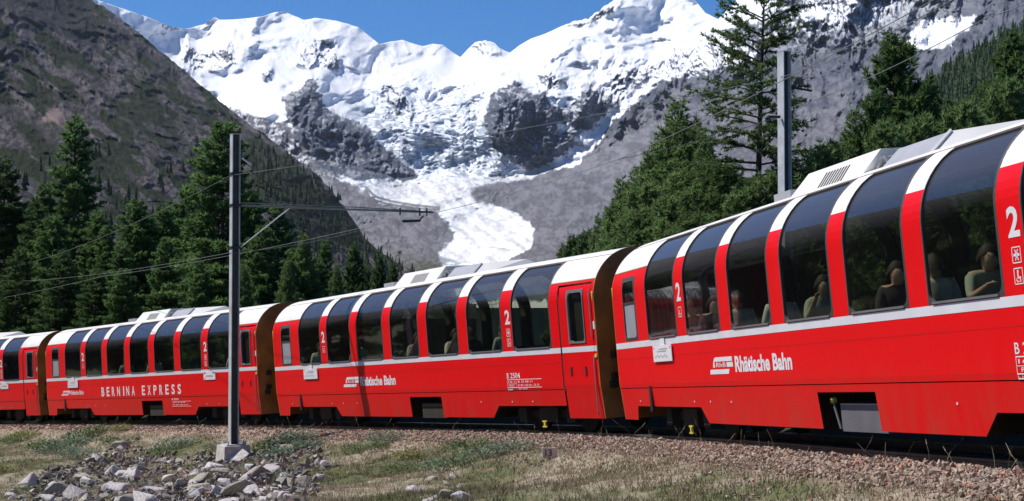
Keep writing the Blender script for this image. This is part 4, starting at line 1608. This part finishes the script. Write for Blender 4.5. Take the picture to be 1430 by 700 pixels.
mC, mB_, mA = coach_matrix('C'), coach_matrix('B'), coach_matrix('A')
wire([mC @ Vector((-16, 0, 5.2)), mC @ Vector((2, .1, 5.2)), tuple(at(519, 315, 39.4)), tuple(at(866, 222, 29.2)), tuple(mA @ Vector((13, 0, 5.3)))], (.1, .1, .12, .1), 'contact wire strung above the track over the coach roofs')
wire([tuple(at(-40, 393, 75)), tuple(at(322, 353, 36.9)), tuple(at(519, 317, 39.3))], (.25, .1), 'pale wire running off the mast below its cantilever arm')
wire([tuple(at(-40, 382, 80)), tuple(at(323, 245, 36.9)), tuple(at(1090, 108, 31)), tuple(at(1330, 0, 19)), tuple(at(1600, -120, 12))], (.5, .12, .1, .05), 'uppermost wire linking the two masts high above the train')
wire([tuple(at(866, 222, 29.2)), tuple(at(1083, 165, 30.8))], (.05,), 'short pull-off wire from the rear mast to the contact wire')
wire([tuple(at(1100, 152, 31)), tuple(at(1378, 25, 18)), tuple(at(1700, -120, 10))], (.1, .05), 'wire climbing from the rear mast past the dense pine')

# ------------------------------------------------------------------ trees
def conifer(seed, H, Rad, nb, tw_per_m, tuft_step, nl, nw, k_needles, first=.06, shape=1.0, rise=.15, droop=.25, tone=((.035, .075, .022), (.085, .145, .05)), sparse=1.0, clump=False):
    r = np.random.default_rng(seed)
    wood = MB()
    bend = r.normal(0, .012 * H, 2)
    tr = [Vector((bend[0] * (t ** 2), bend[1] * (t ** 2), H * t)) for t in np.linspace(0, 1, 9)]
    wood.tube(tr, .0115 * H + .03, 7, .012)
    Vn, Cn = [], []
    t0 = np.array(tone[0])
    t1 = np.array(tone[1])
    for i in range(nb):
        h = first + (1 - first) * ((i + r.random()) / nb) ** .92
        z = h * H
        env = (1 - h) ** shape * min(1, .55 + (h - first) * 3.2) if h > first else .5
        ln = max(.18, Rad * env * r.uniform(.62, 1.12))
        a = i * 2.39996 + r.normal(0, .35)
        base = np.array([bend[0] * h * h, bend[1] * h * h, z])
        el = rise + .9 * (h - .35) + r.normal(0, .10)
        dr = np.array([math.cos(a) * math.cos(el), math.sin(a) * math.cos(el), math.sin(el)])
        side = np.array([-math.sin(a), math.cos(a), 0])

        def bp(t):
            t = np.asarray(t)[..., None]
            return base + dr * ln * t + np.array([0, 0, 1.0]) * ln * (-droop * t ** 2 + .20 * t ** 3) + side * ln * .06 * np.sin(t * 5 + i)
        wood.tube([Vector(q) for q in bp(np.linspace(0, 1, 5))], .010 + .011 * ln, 4, .004, False)
        nt = max(3, int(ln * tw_per_m))
        tt = np.clip(r.uniform(.14, 1.0, nt), 0, 1)
        P0 = bp(tt)
        sg = np.where(r.random(nt) < .5, -1, 1)[:, None]
        tl = (.16 + .36 * ln * (1 - tt) * r.uniform(.6, 1.2, nt)) if not clump else (.14 + .20 * ln * (1 - .5 * tt) * r.uniform(.6, 1.2, nt))
        td = dr * .75 + side * sg * r.uniform(.35, 1.1, (nt, 1)) + np.array([0, 0, 1.0]) * r.normal(-.10 if not clump else .35, .28, (nt, 1))
        td /= np.linalg.norm(td, axis=1, keepdims=True)
        per = np.maximum(2, (tl / tuft_step * sparse).astype(int))
        idx = np.repeat(np.arange(nt), per)
        q = r.random(len(idx))
        c = P0[idx] + td[idx] * (tl[idx] * q)[:, None] + np.array([0, 0, -1.0]) * (.10 * tl[idx] * q ** 2)[:, None]
        m = len(idx)
        c = np.repeat(c, k_needles, 0)
        nd = np.repeat(td[idx], k_needles, 0) + r.normal(0, .65, (m * k_needles, 3))
        nd /= np.linalg.norm(nd, axis=1, keepdims=True)
        wd = np.cross(nd, r.normal(0, 1, nd.shape))
        wd /= np.linalg.norm(wd, axis=1, keepdims=True) + 1e-9
        L = nl * r.uniform(.6, 1.25, (len(c), 1))
        W = nw * r.uniform(.7, 1.2, (len(c), 1))
        Vn.append(np.stack([c - wd * W, c + wd * W, c + nd * L], 1))
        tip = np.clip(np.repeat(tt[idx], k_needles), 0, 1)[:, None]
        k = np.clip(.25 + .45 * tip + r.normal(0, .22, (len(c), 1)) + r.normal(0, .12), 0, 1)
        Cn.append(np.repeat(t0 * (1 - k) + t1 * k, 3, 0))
    V = np.concatenate(Vn).reshape(-1, 3)
    C_ = np.concatenate(Cn)
    f = np.arange(len(V)).reshape(-1, 3)
    wm = wood.mesh('trunk', True)
    wm.materials.append(M['bark'])
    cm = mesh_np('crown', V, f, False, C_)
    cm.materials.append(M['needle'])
    return wm, cm, H, Rad


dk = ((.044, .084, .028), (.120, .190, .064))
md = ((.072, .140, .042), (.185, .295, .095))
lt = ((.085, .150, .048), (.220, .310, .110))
TREES = {
    'tall_larch': conifer(1, 14, 2.9, 150, 17, .075, .20, .034, 5, shape=.50, rise=.14, droop=.36, tone=md),
    'broad_larch': conifer(2, 12, 3.0, 150, 17, .075, .20, .034, 5, shape=.46, rise=.12, droop=.32, tone=md),
    'dark_larch': conifer(3, 13, 3.0, 145, 16, .075, .21, .038, 4, shape=.46, rise=.10, droop=.36, tone=dk),
    'young_larch': conifer(4, 9, 3.0, 165, 18, .070, .17, .021, 7, first=.03, shape=.80, rise=.22, droop=.16, tone=lt),
    'bushy_larch': conifer(5, 7, 2.7, 140, 18, .070, .17, .021, 7, first=.02, shape=.60, rise=.30, droop=.12, tone=lt),
    'stone_pine': conifer(6, 11, 2.6, 140, 18, .060, .21, .030, 5, first=.03, shape=.60, rise=.30, droop=.02, tone=((.046, .096, .030), (.140, .215, .066)), clump=True),
    'dark_pine': conifer(7, 9, 1.9, 120, 16, .060, .22, .042, 4, first=.03, shape=.55, rise=.35, droop=.0, tone=dk, clump=True),
    'sparse_larch': conifer(8, 13.5, 3.4, 112, 11, .055, .13, .016, 6, first=.10, shape=.36, rise=.04, droop=.30, tone=((.070, .125, .040), (.165, .240, .080))),
}
def to_px(p):
    c, sn = math.cos(PITCH), math.sin(PITCH)
    return CX + F_PX * p[0] / (p[1] * c + p[2] * sn)


BAY = []
for k, nm in zip('ABCD', ('unshadowed', 'mast-shadowed', 'capital-lettered', 'rearmost')):
    for w in range(7):
        BAY.append((to_px(coach_matrix(k) @ Vector((WIN0 + w * WPITCH + .7, -.8, 3.35))), 'the %s big window of the %s coach' % (ORD[w], nm)))
    BAY.append((to_px(coach_matrix(k) @ Vector((15.5, -.8, 3.35))), 'the end door of the %s coach' % nm))
LOOK = {'tall_larch': 'tall feathery larch', 'broad_larch': 'broad mid-green larch', 'dark_larch': 'dark drooping larch', 'young_larch': 'conical bright green larch', 'bushy_larch': 'low bushy larch', 'stone_pine': 'dense tufted pine', 'dark_pine': 'small dark pine'}
PLANTED = {}


def plant_tree(kind, px, ytop, Y, wid=1.0, label=None):
    wm, cm, H, Rad = TREES[kind]
    top = at(px, ytop, Y)
    x, y = float(top[0]), float(top[1])
    zb = gz(x, y) - .15
    sc = (float(top[2]) - zb) / H
    root = link(kind + '_tree', None)
    root.location = (x, y, zb)
    root.rotation_euler = (0, 0, random.uniform(0, 6.28))
    ws = max(.55, min(sc, 1.25)) * wid
    root.scale = (ws, ws, sc)
    tag(root, label or LOOK[kind], 'larch' if 'larch' in kind else 'pine', None if label else LOOK[kind] + ' trees behind the train')
    link('trunk', wm, None, root)
    link('crown', cm, None, root)
    if not label:
        PLANTED.setdefault((LOOK[kind], min(BAY, key=lambda q: abs(q[0] - px))[1]), []).append((sc * H, root))


def label_trees():
    for (look, place), lst in PLANTED.items():
        lst.sort(key=lambda q: q[0])
        words = [''] if len(lst) == 1 else ['shorter ', 'taller '] if len(lst) == 2 else ['shortest ', 'middling ', 'taller ', 'tallest '][:len(lst) - 1] + ['tallest ']
        for (h, o), w in zip(lst, words):
            o['label'] = '%s%s growing behind %s' % (w, look, place)


plant_tree('sparse_larch', 1053, -42, 41.5, 1.0, 'tall sparse larch with bare see-through branches beside the rear mast')
plant_tree('stone_pine', 1256, 52, 47, 1.05, 'big dense pine with a bushy pointed top behind the louvred roof unit')
plant_tree('young_larch', 946, 146, 46, 1.0, 'full bright green larch with a conical top left of the sparse larch')
plant_tree('tall_larch', 104, 164, 74, 1.0, 'tallest pointed larch in the wood behind the coach with capital letters')
plant_tree('broad_larch', 312, 176, 61, 1.12, 'broad tall larch directly behind the front mast')
for t in [('broad_larch', 72, 305, 68, 1.1), ('tall_larch', 168, 340, 65, 1.1), ('broad_larch', 228, 292, 70, 1.1), ('tall_larch', 135, 296, 72, 1.1), ('broad_larch', 366, 318, 57, 1.0), ('broad_larch', 412, 350, 58, 1.0), ('tall_larch', 440, 362, 58, 1.0), ('broad_larch', 262, 262, 72, 1.0), ('dark_larch', 14, 225, 74, 1.1), ('dark_larch', 52, 262, 70, 1.0), ('dark_larch', -40, 200, 76, 1.2), ('tall_larch', 148, 318, 66, .9), ('broad_larch', 193, 283, 66, 1.1), ('broad_larch', 232, 335, 62, .9),
          ('dark_larch', 266, 300, 68, 1.0), ('tall_larch', 350, 268, 60, .95), ('broad_larch', 388, 292, 60, .9), ('young_larch', 425, 330, 57, .85), ('tall_larch', 456, 338, 62, .75), ('dark_larch', 80, 352, 62, 1.0),
          ('dark_larch', 128, 378, 61, 1.0), ('dark_larch', 20, 350, 63, 1.1), ('broad_larch', 280, 368, 56, .8), ('young_larch', 340, 372, 53, .8), ('broad_larch', 172, 378, 60, .9), ('dark_larch', -20, 330, 66, 1.2), ('young_larch', 400, 368, 53, .75),
          ('dark_pine', 494, 346, 58, .85), ('dark_pine', 530, 360, 60, .7), ('dark_pine', 549, 372, 66, .6), ('young_larch', 470, 372, 56, .7), ('dark_pine', 512, 378, 62, .7),
          ('young_larch', 852, 290, 47, 1.0), ('young_larch', 888, 238, 48, 1.0), ('young_larch', 924, 186, 48, .95), ('young_larch', 966, 172, 46, 1.0), ('bushy_larch', 1000, 232, 43, 1.1), ('bushy_larch', 1042, 268, 40, 1.1), ('bushy_larch', 905, 262, 45, 1.1), ('bushy_larch', 950, 244, 44, 1.1), ('bushy_larch', 862, 322, 46, 1.0), ('bushy_larch', 1100, 236, 41, 1.0), ('dark_pine', 800, 338, 92, 1.1), ('dark_pine', 817, 331, 88, 1.1), ('dark_pine', 790, 350, 95, 1.0), ('young_larch', 838, 306, 58, .75), ('young_larch', 868, 255, 50, .85), ('young_larch', 905, 212, 47, .8),
          ('young_larch', 985, 196, 45, .9), ('bushy_larch', 1018, 246, 42, .9), ('bushy_larch', 930, 280, 43, 1.0), ('bushy_larch', 885, 300, 44, .9), ('bushy_larch', 975, 262, 42, 1.0), ('bushy_larch', 1075, 248, 40, .9),
          ('young_larch', 1128, 216, 42, .85), ('bushy_larch', 1160, 205, 40, .9), ('young_larch', 1190, 160, 45, .75), ('stone_pine', 1216, 132, 45, .8), ('stone_pine', 1292, 118, 49, .8), ('bushy_larch', 1236, 176, 38, .8),
          ('stone_pine', 1330, 150, 52, .7), ('bushy_larch', 1290, 168, 40, .9), ('stone_pine', 1372, 118, 52, .85), ('stone_pine', 1420, 60, 49, .95), ('bushy_larch', 1350, 150, 42, .9), ('stone_pine', 1470, 40, 46, 1.0), ('bushy_larch', 1410, 118, 38, .8)]:
    plant_tree(*t)
label_trees()
UNSEEN_LARCHES = []  # unseen larches left of the view, added to darken the window reflections
for x, y, h in ((-21, 28, 10), (-19, 22, 9), (-24, 34, 12), (-26, 41, 13), (-27, 47, 12), (-31, 38, 14), (-29, 52, 12), (-34, 46, 14), (-25, 26, 11), (-37, 56, 13), (-28, 31, 12), (-35, 51, 12), (-22, 16, 9), (-32, 60, 11)):
    p_ = (x, y, gz(x, y) + h)
    c_, s_n = math.cos(PITCH), math.sin(PITCH)
    dep = p_[1] * c_ + p_[2] * s_n
    plant_tree('dark_larch', CX + F_PX * x / dep, CY - F_PX * (-y * s_n + p_[2] * c_) / dep, y, 1.15, 'EDGE')
    UNSEEN_LARCHES.append((h, x, COL.objects[-3]))


for i_, (h, x, o) in enumerate(UNSEEN_LARCHES):
    tag(o, 'dark larch added out of view, mirrored in the coach windows', 'larch', 'added larches mirrored in the windows')

# ------------------------------------------------------------------ rubble below the mast
def rock_mesh(seed, flat):
    r = np.random.default_rng(seed)
    bm = bmesh.new()
    for k in range(13):
        v = r.normal(size=3)
        v /= np.linalg.norm(v)
        v = np.sign(v) * np.abs(v) ** .75 * r.uniform(.75, 1.1) * np.array([1, .8, flat])
        bm.verts.new(v)
    bmesh.ops.convex_hull(bm, input=bm.verts)
    for v in [v for v in bm.verts if not v.link_faces]:
        bm.verts.remove(v)
    bmesh.ops.bevel(bm, geom=list(bm.edges), offset=.05, segments=1, affect='EDGES', profile=.6)
    me = bpy.data.meshes.new('stone')
    bm.to_mesh(me)
    bm.free()
    me.materials.append(M['rock'][seed % 3])
    return me


ROCKS = [rock_mesh(i, random.choice([.35, .5, .65])) for i in range(14)]
P_PILE = [(150, 632), (180, 620), (215, 640), (262, 642), (300, 634), (335, 640), (400, 634), (440, 632), (458, 648), (450, 668), (425, 690), (400, 712), (-10, 712), (10, 680), (60, 672), (110, 652)]
P_RIGHTPILE = [(568, 690), (590, 668), (640, 665), (655, 690), (640, 705), (560, 705)]


def ground_hit(px, py):
    """walk along the pixel's ray until it meets the ground"""
    ys = np.linspace(11, 60, 500)
    P = at(np.full(500, px), np.full(500, py), ys)
    g = ground_z(P[:, 0], P[:, 1])
    k = np.nonzero(P[:, 2] < g)[0]
    return P[k[0]] if len(k) else None


def rock_heap(poly, n, smin, smax, label, big):
    c = ground_hit(np.mean([p[0] for p in poly]), min(698, np.mean([p[1] for p in poly])))
    root = empty('rock_heap', label, 'rocks', tuple(c), 'rubble heaps')
    x0, x1 = min(p[0] for p in poly), max(p[0] for p in poly)
    y0, y1 = min(p[1] for p in poly), max(p[1] for p in poly)
    r = np.random.default_rng(len(poly))
    cnt = 0
    spots = list(big)
    while len(spots) < n + len(big):
        x, y = r.uniform(x0, x1), r.uniform(y0, y1)
        if poly_sd(np.array([x]), np.array([y]), poly)[0] > 0:
            spots.append((x, y, smin + (smax - smin) * r.random() ** 3))
    for (x, y, s) in spots:
        p = ground_hit(x, y)
        if p is None:
            continue
        o = link('stone', ROCKS[int(r.integers(14))], None, root)
        o.location = Vector(p) - root.location + Vector((0, 0, s * r.uniform(-.25, .30)))
        o.rotation_euler = tuple(r.uniform(-.5, .5, 2)) + (r.uniform(0, 6.28),)
        o.scale = (s, s, s * r.uniform(.8, 1.2))


rock_heap(P_PILE, 275, .08, .36, 'heap of pale broken stones below the concrete mast block', [(332, 645, .42), (290, 640, .36), (355, 668, .34), (320, 678, .30), (280, 690, .36), (240, 672, .26), (190, 668, .26), (300, 660, .3), (90, 690, .5), (130, 700, .4), (385, 655, .26), (420, 668, .22), (215, 690, .3), (360, 692, .3), (250, 648, .24), (165, 690, .28), (440, 640, .2)])
xs_, n_ = [], 0
r = np.random.default_rng(91)
while len(xs_) < 420:
    x_, y_ = r.uniform(50, 470), r.uniform(615, 712)
    if poly_sd(np.array([x_]), np.array([y_]), P_PILE)[0] > -6:
        h_ = ground_hit(x_, y_)
        if h_ is not None:
            xs_.append(h_)
c_ = np.repeat(np.array(xs_), 7, 0) + r.normal(0, .16, (420 * 7, 3)) * [1, 1.6, 0]
c_[:, 2] = ground_z(c_[:, 0], c_[:, 1]) + r.uniform(0, .06, len(c_))
V, Fc, C = stone_cloud(c_, r.uniform(.03, .11, len(c_)), 92, (np.array([.13, .115, .095]), np.array([.28, .255, .235])))
o = link('rubble', mesh_np('rubble', V, Fc, False, C), M['stone'])
o['kind'] = 'stuff'
o['label'] = 'small grey rubble filling the gaps between the big stones'
o['category'] = 'rubble'
rock_heap(P_RIGHTPILE, 14, .06, .20, 'few pale stones half sunk in the dry meadow', [(580, 688, .2), (600, 672, .17), (635, 668, .15)])
for (x, y, s, lab) in ((757, 669, .10, 'single pale flat stone lying in the dry grass'),):
    p = ground_hit(x, y)
    o = link('rock', ROCKS[5], None)
    o.location = p
    o.scale = (s * 1.6, s, s * .7)
    tag(o, lab, 'rock')

# number plate beside the ballast
p = ground_hit(768, 643)
sg = empty('distance_sign', 'small brownish number plate on a short post at the ballast edge', 'sign', tuple(p))
MB().box(-.02, .02, .0, .03, -.1, .12).build('post', M['sleeper'], sg)
MB().box(-.115, .115, -.02, .0, .04, .20).build('plate', M['sign'], sg)
o = paint_text(sg, '13', -.075, .03, .065, .175, .012, 'numerals', 'black', y=-.0235)

# ------------------------------------------------------------------ grass and weeds
def blades(pos, h, w, lean, col, seed, per):
    r = np.random.default_rng(seed)
    n = len(pos) * per
    b = np.repeat(pos, per, 0) + np.c_[r.normal(0, .035, (n, 2)), np.zeros(n)]
    a = r.random(n) * 6.28
    hh = np.repeat(h, per) * r.uniform(.5, 1.2, n)
    d = np.c_[np.cos(a), np.sin(a)]
    ww = w * r.uniform(.6, 1.3, n)
    le = r.uniform(.1, 1.0, n) * lean * hh
    la = r.random(n) * 6.28
    tip = b + np.c_[np.cos(la) * le, np.sin(la) * le, hh]
    V = np.stack([b - np.c_[d * ww[:, None], np.zeros(n)], b + np.c_[d * ww[:, None], np.zeros(n)], tip], 1).reshape(-1, 3)
    C = np.repeat(np.repeat(col, per, 0) * r.uniform(.7, 1.25, (n, 1)), 3, 0)
    return V, np.arange(len(V)).reshape(-1, 3), C


def pick_meadow(n, seed, dmin, dmax, ymax):
    r = np.random.default_rng(seed)
    out = []
    tot = 0
    while tot < n:
        y = 10.5 + (ymax - 10.5) * r.random(60000) ** .8
        x = (r.random(60000) - .5) * .72 * y
        S, D, Z = track_coords(x, y)
        dn = fbm(x * .6, y * .6, 3, 600)
        k = (D > dmin + .25 * dn) & (D < dmax)
        out.append(np.c_[x[k], y[k]])
        tot += k.sum()
    return np.concatenate(out)[:n], r


xy, r = pick_meadow(52000, 61, 2.15, 30, 62)
z = ground_z(xy[:, 0], xy[:, 1])
gn = fbm(xy[:, 0] * .35, xy[:, 1] * .35, 4, 21) + .5 * fbm(xy[:, 0] * 1.7, xy[:, 1] * 1.7, 4, 31)
t = sstep(-.30, .7, gn + r.normal(0, .3, len(xy)))[:, None]
cg = np.array([.33, .29, .195]) * (1 - t) + np.array([.12, .135, .06]) * t
rs = r.random((len(xy), 1))
cg = np.where(rs < .10, np.array([.33, .21, .15]), cg)
V, Fc, C = blades(np.c_[xy, z - .01], r.uniform(.04, .12, len(xy)), .006, .8, cg, 62, 4)
o = link('meadow_grass', mesh_np('meadow_grass', V, Fc, False, C), M['grass'])
o['kind'] = 'stuff'
o['label'] = 'short dry grass of the meadow in front of the train'
o['category'] = 'grass'

# thin stalks with seed heads along the ballast edge
xy, d, r = scatter_track(260, 1.15, 2.6, 10, 66, 71)
z = ground_z(xy[:, 0], xy[:, 1])
mb = MB()
for (x, y), zz in zip(xy, z):
    h = r.uniform(.10, .34)
    lx, ly = r.normal(0, .18 * h / .3, 2)
    mb.tube([(x, y, zz - .02), (x + lx * .4, y + ly * .4, zz + h * .6), (x + lx, y + ly, zz + h)], .0022, 3, .0016, False)
    if r.random() < .7:
        mb.tube([(x + lx * .95, y + ly * .95, zz + h * .96), (x + lx * 1.2, y + ly * 1.2, zz + h * 1.2)], .005, 4, .002, False)
me = mb.mesh('seed_stalks')
at_ = me.color_attributes.new('tint', 'FLOAT_COLOR', 'POINT')
at_.data.foreach_set('color', np.tile(np.array([.36, .33, .20, 1.0], np.float32), len(me.vertices)))
o = link('seed_stalks', me, M['grass'])
o['kind'] = 'stuff'
o['label'] = 'thin dry grass stalks with seed heads along the ballast'
o['category'] = 'grass'


def weed_mesh(seed, col0, col1, n=420):
    r = np.random.default_rng(seed)
    a, rad = r.random(n) * 6.28, np.sqrt(r.random(n)) * .5
    z = r.random(n) * .34 * (1 - rad * 1.3).clip(.2, 1)
    c = np.c_[np.cos(a) * rad, np.sin(a) * rad, z]
    d = np.c_[np.cos(a + r.normal(0, .8, n)), np.sin(a + r.normal(0, .8, n)), r.normal(.35, .4, n)]
    d /= np.linalg.norm(d, axis=1, keepdims=True)
    w = np.cross(d, np.c_[r.normal(0, .4, n), r.normal(0, .4, n), np.ones(n)])
    w /= np.linalg.norm(w, axis=1, keepdims=True)
    L, W = r.uniform(.05, .11, (n, 1)), r.uniform(.014, .03, (n, 1))
    V = np.stack([c, c + d * L * .5 - w * W, c + d * L, c + d * L * .5 + w * W], 1).reshape(-1, 3)
    k = r.random((n, 1))
    C = np.repeat(np.array(col0) * (1 - k) + np.array(col1) * k, 4, 0)
    lm = mesh_np('leaves', V, np.arange(len(V)).reshape(-1, 4), False, C)
    lm.materials.append(M['grass'])
    sb = MB()
    for j in range(7):
        q = r.random() * 6.28
        sb.tube([(0, 0, -.05), (.12 * math.cos(q), .12 * math.sin(q), .12), (.3 * math.cos(q), .3 * math.sin(q), .24)], .006, 4, .003, False)
    smh = sb.mesh('stem')
    smh.materials.append(M['bark'])
    return lm, smh


WEEDS = [weed_mesh(81, (.10, .15, .10), (.20, .27, .19)), weed_mesh(82, (.07, .12, .05), (.16, .22, .09)), weed_mesh(83, (.16, .17, .06), (.28, .28, .10))]
WS = [(100, 622, 1.3, 0), (120, 612, 1.2, 1), (140, 605, 1.0, 1), (80, 634, 1.2, 0), (60, 626, 1.0, 1), (155, 618, .9, 1), (170, 602, .8, 2), (110, 640, 1.1, 0), (40, 612, 1.1, 2), (20, 620, 1.0, 1), (400, 622, 1.1, 0), (420, 616, 1.0, 0), (435, 626, .9, 0), (412, 634, .9, 0), (385, 640, .8, 0), (375, 626, .8, 1), (243, 624, .9, 0), (228, 634, .8, 1), (262, 622, .7, 0),
      (540, 618, .9, 0), (532, 628, .7, 1), (500, 632, .7, 1), (660, 632, 1.0, 1), (675, 640, .8, 0), (720, 632, .9, 0), (640, 652, .8, 1), (620, 656, .8, 0), (560, 660, .7, 1), (572, 640, .7, 2), (300, 628, .6, 0), (5, 660, .8, 2), (350, 655, .5, 0), (395, 668, .5, 1)]
WL = ['leafy grey-green weed clump', 'low dark green weed clump', 'yellowish green weed clump']
for (x, y, s, k) in WS:
    p = ground_hit(x, y)
    if p is None:
        continue
    place = 'on the grassy bank behind the rubble' if x < 200 else 'between the rubble and the ballast' if x < 310 else 'beside the concrete mast block' if x < 450 else 'in the dry meadow'
    root = empty('weed', WL[k] + ' ' + place, 'weed', tuple(p), ('grey-green', 'dark green', 'yellowish')[k] + ' weeds')
    root.scale = (s, s, s)
    root.rotation_euler = (0, 0, random.uniform(0, 6.28))
    link('leaves', WEEDS[k][0], None, root)
    link('stem', WEEDS[k][1], None, root)

# ------------------------------------------------------------------ thin mountain air
hz = MB().box(-7000, 7000, -1500, 9000, -1500, 1400)
o = hz.build('haze', None)
o['kind'] = 'stuff'
o['label'] = 'thin bluish mountain haze over the valley'
o['category'] = 'haze'
m = bpy.data.materials.new('haze_air')
m.use_nodes = True
nt = m.node_tree
nt.nodes.clear()
ou = nt.nodes.new('ShaderNodeOutputMaterial')
pv = nt.nodes.new('ShaderNodeVolumePrincipled')
pv.inputs['Color'].default_value = (.72, .84, 1, 1)
pv.inputs['Density'].default_value = 1.8e-5
pv.inputs['Anisotropy'].default_value = 0.2
nt.links.new(pv.outputs[0], ou.inputs['Volume'])
o.data.materials.append(m)
